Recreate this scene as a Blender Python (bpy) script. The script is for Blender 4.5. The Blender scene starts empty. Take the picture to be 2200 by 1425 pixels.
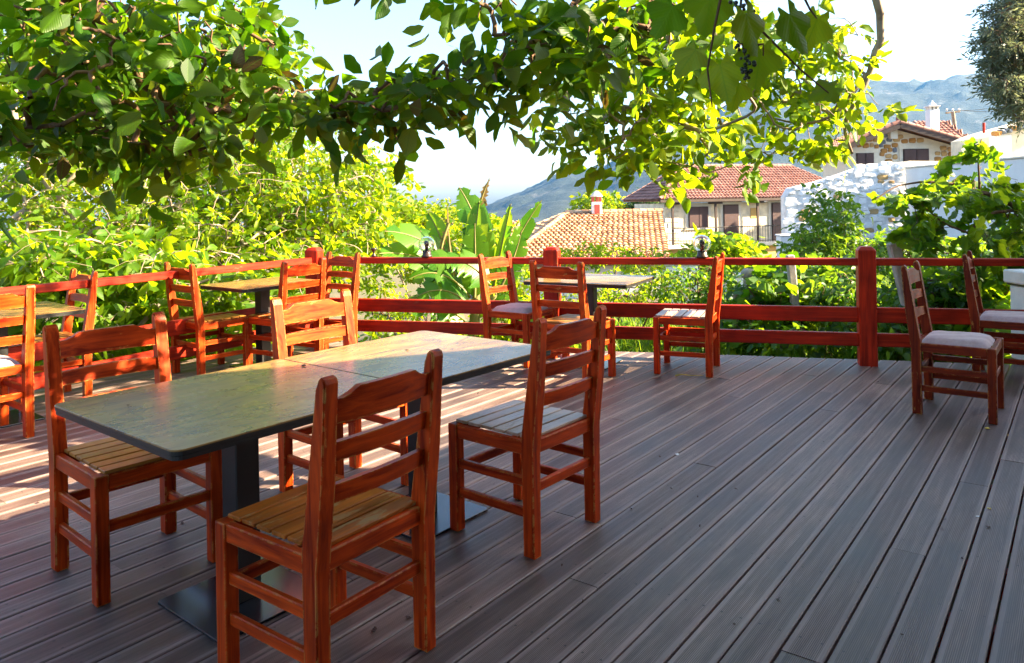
import bpy, bmesh, math, random
import numpy as np
from mathutils import Vector, Matrix

# ------------------------------------------------------------------ camera, sky, sun, exposure
F_PX, CX_PX, CY_PX, ROLL, CAM_H = 1629.5, 1100.0, 433.56, -0.018, 1.3378
SUN_AZ, SUN_EL = math.radians(-5.0), math.radians(29.0)
S = bpy.context.scene
cam_d = bpy.data.cameras.new('camera')
cam = bpy.data.objects.new('camera', cam_d)
S.collection.objects.link(cam)
_c, _s = math.cos(ROLL), math.sin(ROLL)
cam.matrix_world = Matrix(((_c, -_s, 0, 0), (0, 0, -1, 0), (_s, _c, 0, CAM_H), (0, 0, 0, 1)))
cam_d.sensor_width = 36.0
cam_d.lens = F_PX / 2200 * 36
cam_d.shift_y = (CY_PX - 712.5) / 2200
cam_d.clip_start, cam_d.clip_end = 0.05, 30000
S.camera = cam

W = bpy.data.worlds.new('World')
S.world = W
W.use_nodes = True
_nt = W.node_tree
_bg = _nt.nodes['Background']
_sky = _nt.nodes.new('ShaderNodeTexSky')
_sky.sky_type = 'NISHITA'
_sky.sun_disc = False
_sky.sun_elevation = SUN_EL
_sky.sun_rotation = math.radians(90) - SUN_AZ
_sky.altitude = 300
_sky.air_density, _sky.dust_density, _sky.ozone_density = 1.0, 2.2, 0.6
_nt.links.new(_sky.outputs[0], _bg.inputs[0])
_bg.inputs[1].default_value = 0.06

SUNV = Vector((math.cos(SUN_EL) * math.cos(SUN_AZ), math.cos(SUN_EL) * math.sin(SUN_AZ), math.sin(SUN_EL)))
sun_d = bpy.data.lights.new('sun', 'SUN')
sun_d.energy, sun_d.angle, sun_d.color = 5.0, math.radians(0.5), (1.0, 0.80, 0.52)
sun = bpy.data.objects.new('sun', sun_d)
S.collection.objects.link(sun)
sun.rotation_euler = SUNV.to_track_quat('Z', 'Y').to_euler()

S.view_settings.view_transform = 'Standard'
S.view_settings.look = 'None'
S.view_settings.exposure = 3.0
S.view_settings.gamma = 1.0
S.render.engine = 'CYCLES'
S.cycles.use_denoising = True
S.cycles.max_bounces = 7
S.cycles.diffuse_bounces = 3
S.cycles.transparent_max_bounces = 8
S.cycles.caustics_reflective = False
S.cycles.caustics_refractive = False

# ------------------------------------------------------------------ helpers
COL = S.collection
RNG = np.random.default_rng(11)
random.seed(5)

def at(u, v, d):
    """the point of the place seen at photograph pixel (u, v), d metres ahead"""
    du, dv = u - CX_PX, v - CY_PX
    a = _c * du + _s * dv
    b = -_s * du + _c * dv
    return Vector((a / F_PX * d, d, CAM_H - b / F_PX * d))

def tag(o, label=None, cat=None, group=None, kind=None):
    if label: o['label'] = label
    if cat: o['category'] = cat
    if group: o['group'] = group
    if kind: o['kind'] = kind
    return o

def empty(name, loc=(0, 0, 0), rz=0.0, **k):
    o = bpy.data.objects.new(name, None)
    COL.objects.link(o)
    o.location = loc
    o.rotation_euler = (0, 0, rz)
    o.empty_display_size = 0.1
    return tag(o, **k)

def link(name, me, parent=None, mat=None, smooth=False, **k):
    o = bpy.data.objects.new(name, me)
    COL.objects.link(o)
    if mat and not me.materials: me.materials.append(mat)
    if smooth:
        me.polygons.foreach_set('use_smooth', [True] * len(me.polygons))
    if parent: o.parent = parent
    return tag(o, **k)

def mesh_py(name, verts, faces):
    me = bpy.data.meshes.new(name)
    me.from_pydata([tuple(v) for v in verts], [], faces)
    me.update()
    return me

def mesh_np(name, V, T, uv=None):
    """V (n,3), T (m,3) triangles, uv (n,2) per vertex"""
    me = bpy.data.meshes.new(name)
    n, m = len(V), len(T)
    me.vertices.add(n); me.loops.add(3 * m); me.polygons.add(m)
    me.vertices.foreach_set('co', np.ascontiguousarray(V, np.float32).ravel())
    me.loops.foreach_set('vertex_index', np.ascontiguousarray(T, np.int32).ravel())
    me.polygons.foreach_set('loop_start', np.arange(0, 3 * m, 3, dtype=np.int32))
    me.polygons.foreach_set('loop_total', np.full(m, 3, np.int32))
    if uv is not None:
        l = me.uv_layers.new(name='UVMap')
        l.data.foreach_set('uv', np.ascontiguousarray(uv[T.ravel()], np.float32).ravel())
    me.update(calc_edges=True)
    me.validate()
    return me

def hexa(lo, hi):
    x0, y0, z0 = lo; x1, y1, z1 = hi
    return [(x0, y0, z0), (x1, y0, z0), (x1, y1, z0), (x0, y1, z0), (x0, y0, z1), (x1, y0, z1), (x1, y1, z1), (x0, y1, z1)]
HF = [(0, 3, 2, 1), (4, 5, 6, 7), (0, 1, 5, 4), (1, 2, 6, 5), (2, 3, 7, 6), (3, 0, 4, 7)]

def solid(name, verts8, bev=0.004, seg=1):
    """bevelled six-sided block from 8 corners"""
    bm = bmesh.new()
    vs = [bm.verts.new(v) for v in verts8]
    for f in HF: bm.faces.new([vs[i] for i in f])
    if bev > 0:
        bmesh.ops.bevel(bm, geom=bm.edges[:], offset=bev, segments=seg, affect='EDGES', profile=0.5)
    bmesh.ops.recalc_face_normals(bm, faces=bm.faces[:])
    me = bpy.data.meshes.new(name); bm.to_mesh(me); bm.free()
    return me

def box(name, lo, hi, bev=0.004, seg=1):
    return solid(name, hexa(lo, hi), bev, seg)

def beam(name, a, b, w, h, bev=0.004):
    """a straight timber from a to b (centre line), w across, h high"""
    a, b = Vector(a), Vector(b)
    t = (b - a).normalized()
    up = Vector((0, 0, 1)) if abs(t.z) < 0.9 else Vector((0, 1, 0))
    s = t.cross(up).normalized(); u = s.cross(t)
    vs = []
    for p, q in ((-1, a), (-1, b), (1, b), (1, a)): vs.append(q + s * (p * w / 2) - u * h / 2)
    for p, q in ((-1, a), (-1, b), (1, b), (1, a)): vs.append(q + s * (p * w / 2) + u * h / 2)
    return solid(name, vs, bev)

def prism(name, poly, y0, y1, bev=0.0):
    """polygon in x-z extruded along y"""
    bm = bmesh.new()
    a = [bm.verts.new((x, y0, z)) for x, z in poly]
    b = [bm.verts.new((x, y1, z)) for x, z in poly]
    n = len(poly)
    bm.faces.new(a); bm.faces.new(b[::-1])
    for i in range(n): bm.faces.new((a[i], b[i], b[(i + 1) % n], a[(i + 1) % n]))
    if bev > 0: bmesh.ops.bevel(bm, geom=bm.edges[:], offset=bev, segments=1, affect='EDGES')
    bmesh.ops.recalc_face_normals(bm, faces=bm.faces[:])
    me = bpy.data.meshes.new(name); bm.to_mesh(me); bm.free()
    return me

def lathe(name, prof, n=20):
    V, Fc = [], []
    for r, z in prof:
        for i in range(n):
            a = 2 * math.pi * i / n
            V.append((r * math.cos(a), r * math.sin(a), z))
    for k in range(len(prof) - 1):
        for i in range(n):
            j = (i + 1) % n
            Fc.append((k * n + i, k * n + j, (k + 1) * n + j, (k + 1) * n + i))
    return mesh_py(name, V, Fc)

class Tubes:
    """collects tapered round stems into one triangle mesh"""
    def __init__(self): self.V, self.T, self.n = [], [], 0
    def add(self, pts, rad, sides=6):
        P = np.array([tuple(p) for p in pts], float); R = np.array(rad, float)
        d = np.gradient(P, axis=0); d /= (np.linalg.norm(d, axis=1, keepdims=True) + 1e-9)
        ref = np.array([0.31, 0.2, 0.93]); ref /= np.linalg.norm(ref)
        if abs(d[0] @ ref) > 0.9: ref = np.array([1.0, 0, 0.1])
        s = np.cross(d, ref); s /= (np.linalg.norm(s, axis=1, keepdims=True) + 1e-9)
        t = np.cross(s, d)
        a = np.arange(sides) * 2 * math.pi / sides
        ring = s[:, None, :] * np.cos(a)[None, :, None] + t[:, None, :] * np.sin(a)[None, :, None]
        V = P[:, None, :] + ring * R[:, None, None]
        m = len(P)
        i = np.arange(sides); j = (i + 1) % sides
        T = []
        for k in range(m - 1):
            A, B = k * sides, (k + 1) * sides
            T.append(np.stack([A + i, A + j, B + j], 1)); T.append(np.stack([A + i, B + j, B + i], 1))
        self.V.append(V.reshape(-1, 3)); self.T.append(np.concatenate(T) + self.n); self.n += m * sides
    def mesh(self, name):
        return mesh_np(name, np.concatenate(self.V), np.concatenate(self.T))

# ------------------------------------------------------------------ value noise in numpy (terrain, stones)
def vnoise(x, y, seed=0):
    xi, yi = np.floor(x).astype(np.int64), np.floor(y).astype(np.int64)
    xf, yf = x - xi, y - yi
    def h(a, b):
        n = (a * 374761393 + b * 668265263 + seed * 1442695041) & 0x7fffffff
        n = ((n ^ (n >> 13)) * 1274126177) & 0x7fffffff
        return ((n ^ (n >> 16)) & 0xffff) / 65535.0
    sx, sy = xf * xf * (3 - 2 * xf), yf * yf * (3 - 2 * yf)
    return (h(xi, yi) * (1 - sx) + h(xi + 1, yi) * sx) * (1 - sy) + (h(xi, yi + 1) * (1 - sx) + h(xi + 1, yi + 1) * sx) * sy

def fbm(x, y, o=5, seed=0):
    r, a, t = 0, 0.5, 0
    for k in range(o):
        r = r + a * vnoise(x * 2 ** k, y * 2 ** k, seed + k); t += a; a *= 0.5
    return r / t

# ------------------------------------------------------------------ materials
def new_mat(name):
    m = bpy.data.materials.new(name); m.use_nodes = True
    nt = m.node_tree
    return m, nt, nt.nodes['Principled BSDF']

def N(nt, t, **k):
    n = nt.nodes.new('ShaderNode' + t)
    for a, b in k.items():
        if a.startswith('i_'): n.inputs[a[2:].replace('_', ' ')].default_value = b
        else: setattr(n, a, b)
    return n

def L(nt, a, b): nt.links.new(a, b)

def ramp(nt, stops, interp='LINEAR'):
    r = N(nt, 'ValToRGB'); r.color_ramp.interpolation = interp
    e = r.color_ramp.elements
    while len(e) < len(stops): e.new(0.5)
    for x, (p, c) in zip(e, stops):
        x.position = p; x.color = (*c, 1) if len(c) == 3 else c
    return r

def coords(nt, scale=(1, 1, 1), kind='Object', rot=(0, 0, 0)):
    tc = N(nt, 'TexCoord'); mp = N(nt, 'Mapping')
    mp.inputs['Scale'].default_value = scale; mp.inputs['Rotation'].default_value = rot
    L(nt, tc.outputs[kind], mp.inputs['Vector'])
    return mp.outputs['Vector']

def noise(nt, vec, scale, detail=6, rough=0.6, dist=0.0):
    n = N(nt, 'TexNoise'); n.inputs['Scale'].default_value = scale; n.inputs['Detail'].default_value = detail
    n.inputs['Roughness'].default_value = rough; n.inputs['Distortion'].default_value = dist
    if vec is not None: L(nt, vec, n.inputs['Vector'])
    return n.outputs['Fac']

def mix(nt, fac, a, b, mode='MIX'):
    m = N(nt, 'Mix', data_type='RGBA', blend_type=mode)
    for s, x in ((0, fac), (6, a), (7, b)):
        if hasattr(x, 'links'): L(nt, x, m.inputs[s])
        else: m.inputs[s].default_value = x if s == 0 else (*x, 1) if len(x) == 3 else x
    return m.outputs[2]

def maths(nt, op, a, b=None, c=None):
    m = N(nt, 'Math', operation=op)
    for i, x in enumerate((a, b, c)):
        if x is None: continue
        if hasattr(x, 'links'): L(nt, x, m.inputs[i])
        else: m.inputs[i].default_value = x
    return m.outputs[0]

def bump(nt, h, strength, dist=0.01):
    b = N(nt, 'Bump'); b.inputs['Strength'].default_value = strength; b.inputs['Distance'].default_value = dist
    L(nt, h, b.inputs['Height']); return b.outputs['Normal']

def wood_mat(name, dark, light, worn, axis, rough=0.40, worn_amt=0.595, spec=0.17, tint=True, edge=False):
    """varnished timber, grain along axis (0 x, 1 y, 2 z); object colour tints it"""
    m, nt, p = new_mat(name)
    sc = [38, 38, 38]; sc[axis] = 2.2
    oi = N(nt, 'ObjectInfo')
    tc = N(nt, 'TexCoord'); add = N(nt, 'VectorMath', operation='MULTIPLY_ADD')
    cmb = N(nt, 'CombineXYZ')
    for k in range(3): L(nt, oi.outputs['Random'], cmb.inputs[k])
    L(nt, cmb.outputs[0], add.inputs[0]); add.inputs[1].default_value = (17, 23, 31); L(nt, tc.outputs['Object'], add.inputs[2])
    mp = N(nt, 'Mapping'); mp.inputs['Scale'].default_value = sc; L(nt, add.outputs[0], mp.inputs['Vector'])
    g = noise(nt, mp.outputs[0], 1.0, 7, 0.65, 0.6)
    r = ramp(nt, [(0.33, dark), (0.64, light)]); L(nt, g, r.inputs[0])
    big = noise(nt, add.outputs[0], 5.0, 3, 0.5)
    br = ramp(nt, [(0.3, (0.62, 0.55, 0.5)), (0.7, (1.15, 1.12, 1.1))]); L(nt, big, br.inputs[0])
    c = mix(nt, 1.0, r.outputs[0], br.outputs[0], 'MULTIPLY')
    if tint: c = mix(nt, 1.0, c, oi.outputs['Color'], 'MULTIPLY')
    mp2 = N(nt, 'Mapping'); s2 = [16, 16, 16]; s2[axis] = 5; mp2.inputs['Scale'].default_value = s2; L(nt, add.outputs[0], mp2.inputs['Vector'])
    wn = noise(nt, mp2.outputs[0], 1.0, 8, 0.7)
    wr = ramp(nt, [(worn_amt, (0, 0, 0)), (worn_amt + 0.05, (1, 1, 1))]); L(nt, wn, wr.inputs[0])
    wmask = maths(nt, 'MULTIPLY', wr.outputs[0], 0.7)
    if edge:
        bv = N(nt, 'Bevel'); bv.samples = 4; bv.inputs['Radius'].default_value = 0.0075
        ge = N(nt, 'NewGeometry'); dt = N(nt, 'VectorMath', operation='DOT_PRODUCT'); L(nt, bv.outputs[0], dt.inputs[0]); L(nt, ge.outputs['True Normal'], dt.inputs[1])
        em = maths(nt, 'SUBTRACT', 1.0, dt.outputs['Value'])
        en = noise(nt, add.outputs[0], 26.0, 5, 0.7); er = ramp(nt, [(0.46, (0, 0, 0)), (0.62, (1, 1, 1))]); L(nt, en, er.inputs[0])
        wmask = maths(nt, 'MAXIMUM', wmask, maths(nt, 'MINIMUM', maths(nt, 'MULTIPLY', maths(nt, 'MULTIPLY', em, 9.0), er.outputs[0]), 0.85))
    c = mix(nt, wmask, c, worn)
    L(nt, c, p.inputs['Base Color'])
    rr = ramp(nt, [(0.3, (rough - 0.1,) * 3), (0.7, (rough + 0.16,) * 3)]); L(nt, g, rr.inputs[0])
    L(nt, rr.outputs[0], p.inputs['Roughness'])
    p.inputs['Specular IOR Level'].default_value = spec
    L(nt, bump(nt, g, 0.25, 0.002), p.inputs['Normal'])
    return m

def plain_mat(name, col, rough=0.6, metal=0.0, var=0.15, scale=8.0, bmp=0.1, spec=0.5):
    m, nt, p = new_mat(name)
    v = coords(nt)
    n = noise(nt, v, scale, 6, 0.6)
    a = tuple(c * (1 - var) for c in col); b = tuple(min(1, c * (1 + var)) for c in col)
    r = ramp(nt, [(0.3, a), (0.7, b)]); L(nt, n, r.inputs[0]); L(nt, r.outputs[0], p.inputs['Base Color'])
    p.inputs['Roughness'].default_value = rough; p.inputs['Metallic'].default_value = metal
    p.inputs['Specular IOR Level'].default_value = spec
    if bmp: L(nt, bump(nt, n, bmp, 0.01), p.inputs['Normal'])
    return m

def leaf_mat(name, c1, c2, t1, t2, trans=0.45, rough=0.42, veins=False, spot=None):
    m, nt, p = new_mat(name)
    geo = N(nt, 'NewGeometry'); oi = N(nt, 'ObjectInfo')
    rnd = maths(nt, 'FRACT', maths(nt, 'ADD', geo.outputs['Random Per Island'], oi.outputs['Random']))
    r1 = ramp(nt, [(0.0, c1), (1.0, c2)]); L(nt, rnd, r1.inputs[0])
    r2 = ramp(nt, [(0.0, t1), (1.0, t2)]); L(nt, rnd, r2.inputs[0])
    cb, ct = r1.outputs[0], r2.outputs[0]
    if spot:
        hit = ramp(nt, [(0.97, (0, 0, 0)), (0.98, (1, 1, 1))]); L(nt, maths(nt, 'FRACT', maths(nt, 'MULTIPLY', rnd, 7.31)), hit.inputs[0])
        cb = mix(nt, hit.outputs[0], cb, spot); ct = mix(nt, hit.outputs[0], ct, spot)
    if veins:
        uv = N(nt, 'UVMap'); sp = N(nt, 'SeparateXYZ'); L(nt, uv.outputs[0], sp.inputs[0])
        ay = maths(nt, 'ABSOLUTE', maths(nt, 'SUBTRACT', sp.outputs[1], 0.5))
        ph = maths(nt, 'SUBTRACT', maths(nt, 'MULTIPLY', sp.outputs[0], 9.0), maths(nt, 'MULTIPLY', ay, 8.0))
        tri = maths(nt, 'ABSOLUTE', maths(nt, 'SUBTRACT', maths(nt, 'FRACT', ph), 0.5))
        vein = maths(nt, 'MAXIMUM', maths(nt, 'LESS_THAN', tri, 0.06), maths(nt, 'LESS_THAN', ay, 0.018))
        cb = mix(nt, maths(nt, 'MULTIPLY', vein, 0.6), cb, tuple(min(1, x * 2.2) for x in c2))
        ct = mix(nt, maths(nt, 'MULTIPLY', vein, 0.55), ct, tuple(x * 0.6 for x in t1))
        L(nt, bump(nt, tri, 0.25, 0.004), p.inputs['Normal'])
    L(nt, cb, p.inputs['Base Color']); p.inputs['Roughness'].default_value = rough
    p.inputs['Specular IOR Level'].default_value = 0.28
    tr = N(nt, 'BsdfTranslucent'); L(nt, ct, tr.inputs[0])
    mx = N(nt, 'MixShader'); mx.inputs[0].default_value = trans
    L(nt, p.outputs[0], mx.inputs[1]); L(nt, tr.outputs[0], mx.inputs[2])
    L(nt, mx.outputs[0], nt.nodes['Material Output'].inputs[0])
    return m

def bark_mat(name, dark, light, scale=9):
    m, nt, p = new_mat(name)
    v = coords(nt, (1, 1, 0.45))
    n = noise(nt, v, scale, 9, 0.7, 0.5)
    r = ramp(nt, [(0.3, dark), (0.68, light)]); L(nt, n, r.inputs[0]); L(nt, r.outputs[0], p.inputs['Base Color'])
    p.inputs['Roughness'].default_value = 0.85; L(nt, bump(nt, n, 0.5, 0.01), p.inputs['Normal'])
    return m

M = {}
ORG, ORL, WORN = (0.17, 0.0085, 0.0008), (0.62, 0.068, 0.0034), (0.55, 0.26, 0.065)
for i, a in enumerate('xyz'):
    M['wood_' + a] = wood_mat('varnished_wood_' + a, ORG, ORL, WORN, i, worn_amt=0.645, edge=True)
M['seat_worn'] = wood_mat('worn_seat_wood', (0.20, 0.060, 0.010), (0.50, 0.15, 0.02), (0.36, 0.24, 0.10), 0, 0.34, 0.55)
M['seat_grey'] = wood_mat('sky_glare_seat_wood', (0.36, 0.26, 0.18), (0.56, 0.45, 0.35), (0.24, 0.14, 0.05), 0, 0.34, 0.56, 0.6)  # pale tones: sky glare off the varnish put into the colour
M['seat_tan'] = wood_mat('tan_seat_wood', (0.26, 0.105, 0.02), (0.50, 0.22, 0.045), (0.45, 0.30, 0.11), 0, 0.34, 0.62)
RED, RDL = (0.20, 0.010, 0.003), (0.50, 0.030, 0.005)
for i, a in enumerate('xyz'):
    M['red_' + a] = wood_mat('red_stained_wood_' + a, RED, RDL, (0.26, 0.09, 0.04), i, 0.45, 0.64, 0.22)
M['black'] = plain_mat('black_metal', (0.008, 0.008, 0.009), 0.45, 0.0, 0.3, 20, 0.03)
M['plate'] = plain_mat('steel_plate', (0.05, 0.055, 0.065), 0.22, 0.7, 0.25, 6, 0.02)
M['edge'] = plain_mat('black_edge_band', (0.007, 0.007, 0.007), 0.5, 0, 0.2, 30, 0.05)

def deck_mat():
    m, nt, p = new_mat('ribbed_deck_board')
    uv = N(nt, 'UVMap'); sp = N(nt, 'SeparateXYZ'); L(nt, uv.outputs[0], sp.inputs[0])     # x metres along, y metres across (0 centre)
    oi = N(nt, 'ObjectInfo')
    off = N(nt, 'CombineXYZ'); L(nt, maths(nt, 'MULTIPLY', oi.outputs['Random'], 57.0), off.inputs[0]); L(nt, maths(nt, 'MULTIPLY', oi.outputs['Random'], 13.0), off.inputs[1])
    ad = N(nt, 'VectorMath', operation='ADD'); L(nt, uv.outputs[0], ad.inputs[0]); L(nt, off.outputs[0], ad.inputs[1])
    mp = N(nt, 'Mapping'); mp.inputs['Scale'].default_value = (2.2, 55, 1); L(nt, ad.outputs[0], mp.inputs[0])
    g = noise(nt, mp.outputs[0], 1.0, 8, 0.68, 0.8)
    mp3 = N(nt, 'Mapping'); mp3.inputs['Scale'].default_value = (1.6, 5, 1); L(nt, ad.outputs[0], mp3.inputs[0])
    stain = noise(nt, mp3.outputs[0], 1.0, 5, 0.6)
    base = ramp(nt, [(0.25, (0.114, 0.072, 0.060)), (0.5, (0.218, 0.152, 0.128)), (0.78, (0.345, 0.265, 0.232))]); L(nt, g, base.inputs[0])
    var = ramp(nt, [(0.0, (0.66, 0.61, 0.60)), (0.5, (1.0, 0.98, 0.97)), (1.0, (1.32, 1.27, 1.24))]); L(nt, oi.outputs['Random'], var.inputs[0])
    c = mix(nt, 1.0, base.outputs[0], var.outputs[0], 'MULTIPLY')
    sr = ramp(nt, [(0.34, (0.45, 0.43, 0.41)), (0.62, (1.12, 1.1, 1.08))]); L(nt, stain, sr.inputs[0])
    c = mix(nt, 1.0, c, sr.outputs[0], 'MULTIPLY')
    ay = maths(nt, 'ABSOLUTE', sp.outputs[1])
    ribbed = maths(nt, 'LESS_THAN', ay, 0.0405)
    wave = maths(nt, 'COSINE', maths(nt, 'MULTIPLY', sp.outputs[1], 2 * math.pi / 0.0054))
    gro = maths(nt, 'MULTIPLY', maths(nt, 'SMOOTH_MIN', maths(nt, 'ADD', wave, 0.9), 0.6, 0.3), ribbed)     # ribs high, grooves low
    groove = maths(nt, 'MULTIPLY', maths(nt, 'LESS_THAN', wave, -0.35), ribbed)
    dirt = mix(nt, maths(nt, 'MULTIPLY', groove, 0.85), c, (0.035, 0.020, 0.016))
    edgecol = mix(nt, maths(nt, 'MULTIPLY', maths(nt, 'SUBTRACT', 1.0, ribbed), 0.22), dirt, (0.33, 0.25, 0.235))
    jx = maths(nt, 'SUBTRACT', maths(nt, 'MODULO', maths(nt, 'ADD', sp.outputs[0], 3.5 + 45.0 + 0.225), 0.45), 0.225)      # screws over every joist
    jy = maths(nt, 'SUBTRACT', ay, 0.031)
    rr2 = maths(nt, 'ADD', maths(nt, 'MULTIPLY', jx, jx), maths(nt, 'MULTIPLY', jy, jy))
    dots = maths(nt, 'LESS_THAN', rr2, 0.0042 ** 2)
    edgecol = mix(nt, maths(nt, 'MULTIPLY', dots, 0.8), edgecol, (0.03, 0.022, 0.02))
    L(nt, edgecol, p.inputs['Base Color'])
    rr = ramp(nt, [(0.3, (0.42,) * 3), (0.7, (0.62,) * 3)]); L(nt, stain, rr.inputs[0]); L(nt, rr.outputs[0], p.inputs['Roughness'])
    p.inputs['Specular IOR Level'].default_value = 0.5
    hgt = maths(nt, 'ADD', gro, maths(nt, 'MULTIPLY', g, 0.5))
    L(nt, bump(nt, hgt, 0.28, 0.0010), p.inputs['Normal'])
    return m
M['deck'] = deck_mat()

def table_mat():
    m, nt, p = new_mat('stone_grain_laminate')
    tc = N(nt, 'TexCoord'); oi = N(nt, 'ObjectInfo')
    off = N(nt, 'CombineXYZ'); L(nt, maths(nt, 'MULTIPLY', oi.outputs['Random'], 9.0), off.inputs[0]); L(nt, maths(nt, 'MULTIPLY', oi.outputs['Random'], 5.0), off.inputs[1])
    ad = N(nt, 'VectorMath', operation='ADD'); L(nt, tc.outputs['Object'], ad.inputs[0]); L(nt, off.outputs[0], ad.inputs[1])
    mp = N(nt, 'Mapping'); mp.inputs['Scale'].default_value = (1.4, 5.5, 1); L(nt, ad.outputs[0], mp.inputs[0])
    n1 = noise(nt, mp.outputs[0], 1.6, 8, 0.6, 1.2)
    r = ramp(nt, [(0.25, (0.175, 0.090, 0.024)), (0.5, (0.275, 0.155, 0.046)), (0.75, (0.38, 0.235, 0.085))]); L(nt, n1, r.inputs[0])
    mp2 = N(nt, 'Mapping'); mp2.inputs['Scale'].default_value = (0.9, 3.2, 1); L(nt, ad.outputs[0], mp2.inputs[0])
    n2 = noise(nt, mp2.outputs[0], 1.5, 10, 0.62, 1.6)
    vein = maths(nt, 'ABSOLUTE', maths(nt, 'SUBTRACT', n2, 0.5))
    vr = ramp(nt, [(0.005, (1, 1, 1)), (0.026, (0, 0, 0))]); L(nt, vein, vr.inputs[0])
    mp4 = N(nt, 'Mapping'); mp4.inputs['Scale'].default_value = (3, 40, 1); L(nt, ad.outputs[0], mp4.inputs[0])
    fine = noise(nt, mp4.outputs[0], 1.0, 5, 0.6)
    fr = ramp(nt, [(0.35, (0.8, 0.8, 0.8)), (0.65, (1.1, 1.1, 1.1))]); L(nt, fine, fr.inputs[0])
    c = mix(nt, 1.0, r.outputs[0], fr.outputs[0], 'MULTIPLY')
    c = mix(nt, maths(nt, 'MULTIPLY', vr.outputs[0], 0.75), c, (0.05, 0.035, 0.03))
    L(nt, c, p.inputs['Base Color'])
    dust = noise(nt, tc.outputs['Object'], 7.0, 6, 0.6)
    rr = ramp(nt, [(0.3, (0.24,) * 3), (0.7, (0.31,) * 3)]); L(nt, dust, rr.inputs[0]); L(nt, rr.outputs[0], p.inputs['Roughness'])
    p.inputs['Specular IOR Level'].default_value = 0.38
    L(nt, bump(nt, fine, 0.06, 0.001), p.inputs['Normal'])
    return m
M['laminate'] = table_mat()

def cushion_mat():
    m, nt, p = new_mat('mauve_cushion_cloth')
    v = coords(nt)
    n = noise(nt, v, 16, 6, 0.7); f = noise(nt, v, 420, 2, 0.5)
    r = ramp(nt, [(0.3, (0.34, 0.225, 0.225)), (0.7, (0.50, 0.37, 0.36))]); L(nt, n, r.inputs[0]); L(nt, r.outputs[0], p.inputs['Base Color'])
    p.inputs['Roughness'].default_value = 0.9; p.inputs['Sheen Weight'].default_value = 0.3
    L(nt, bump(nt, f, 0.2, 0.001), p.inputs['Normal'])
    return m
M['cushion'] = cushion_mat()

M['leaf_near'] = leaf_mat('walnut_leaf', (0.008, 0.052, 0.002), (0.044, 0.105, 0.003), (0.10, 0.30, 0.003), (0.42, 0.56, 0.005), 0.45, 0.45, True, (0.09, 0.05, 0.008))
M['leaf_mid'] = leaf_mat('sunlit_walnut_leaf', (0.022, 0.092, 0.003), (0.085, 0.150, 0.004), (0.24, 0.46, 0.005), (0.60, 0.68, 0.008), 0.5, 0.45, True)  # brighter copy of the walnut leaf, sunlight put into its colours
M['leaf_lime'] = leaf_mat('lime_leaf', (0.030, 0.105, 0.004), (0.12, 0.175, 0.006), (0.32, 0.58, 0.006), (0.74, 0.80, 0.010), 0.55, 0.5)
M['leaf_shrub'] = leaf_mat('shrub_leaf', (0.018, 0.075, 0.010), (0.060, 0.135, 0.012), (0.16, 0.36, 0.012), (0.36, 0.52, 0.016), 0.42, 0.4)
M['leaf_vine'] = leaf_mat('grapevine_leaf', (0.016, 0.080, 0.006), (0.060, 0.135, 0.008), (0.16, 0.38, 0.006), (0.48, 0.62, 0.012), 0.42, 0.45, True)
M['leaf_olive'] = leaf_mat('olive_leaf', (0.055, 0.085, 0.060), (0.13, 0.155, 0.10), (0.20, 0.26, 0.12), (0.34, 0.38, 0.18), 0.3, 0.5)
M['leaf_pine'] = leaf_mat('conifer_leaf', (0.020, 0.060, 0.018), (0.050, 0.100, 0.024), (0.10, 0.2, 0.02), (0.16, 0.26, 0.03), 0.25, 0.6)
M['grass'] = leaf_mat('grass_blade', (0.03, 0.10, 0.008), (0.09, 0.17, 0.012), (0.22, 0.42, 0.015), (0.42, 0.55, 0.02), 0.4, 0.5)
M['bark'] = bark_mat('brown_bark', (0.055, 0.028, 0.016), (0.25, 0.14, 0.075))
M['bark_pale'] = bark_mat('pale_bark', (0.15, 0.10, 0.065), (0.42, 0.33, 0.25))
M['vine_bark'] = bark_mat('vine_bark', (0.05, 0.025, 0.015), (0.18, 0.10, 0.05), 20)

# ------------------------------------------------------------------ structure: deck
BTH = 0.9215
BD = np.array([math.cos(BTH), math.sin(BTH)]); BN = np.array([math.sin(BTH), -math.cos(BTH)])
PITCH, BW = 0.1240, 0.1175
def back_edge(x): return 6.945 - 0.2687 * x
def t_end(n):      # where the board line at n meets the deck's far edge
    # n*BN + t*BD on y = 6.945 - .2687 x
    return (6.945 - 0.2687 * n * BN[0] - n * BN[1]) / (BD[1] + 0.2687 * BD[0])

deck = empty('deck', (0, 0, 0), kind='structure')
deck['label'] = 'terrace deck of weathered ribbed timber boards'
def board(n, t0, t1a, t1b, t0b=None):
    """one deck board; its far end may be cut on the skew (t1a at -w, t1b at +w)"""
    w = BW / 2 - random.uniform(0, 0.0012); c = 0.0035
    dz = random.uniform(-0.0018, 0.0012); sk = random.uniform(-0.0012, 0.0012)
    prof = [(-w, -0.022), (-w, -c), (-w + c, 0.0), (w - c, 0.0), (w, -c), (w, -0.022)]
    V, UV = [], []
    for k in (0, 1):
        for a, z in prof:
            f = (a + w) / (2 * w)
            t = t0 if k == 0 else t1a * (1 - f) + t1b * f
            q = (n + a + (sk if k else -sk)) * BN + t * BD
            V.append((q[0], q[1], z + dz)); UV.append((t, a))
    Fc = [(0, 1, 2, 3, 4, 5), (11, 10, 9, 8, 7, 6)] + [(i, i + 6, i + 7, i + 1) for i in range(5)]
    me = mesh_py('board', V, Fc)
    l = me.uv_layers.new(name='UVMap')
    for lp in me.loops: l.data[lp.index].uv = UV[lp.vertex_index]
    me.materials.append(M['deck'])
    link('board', me, deck)

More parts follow.
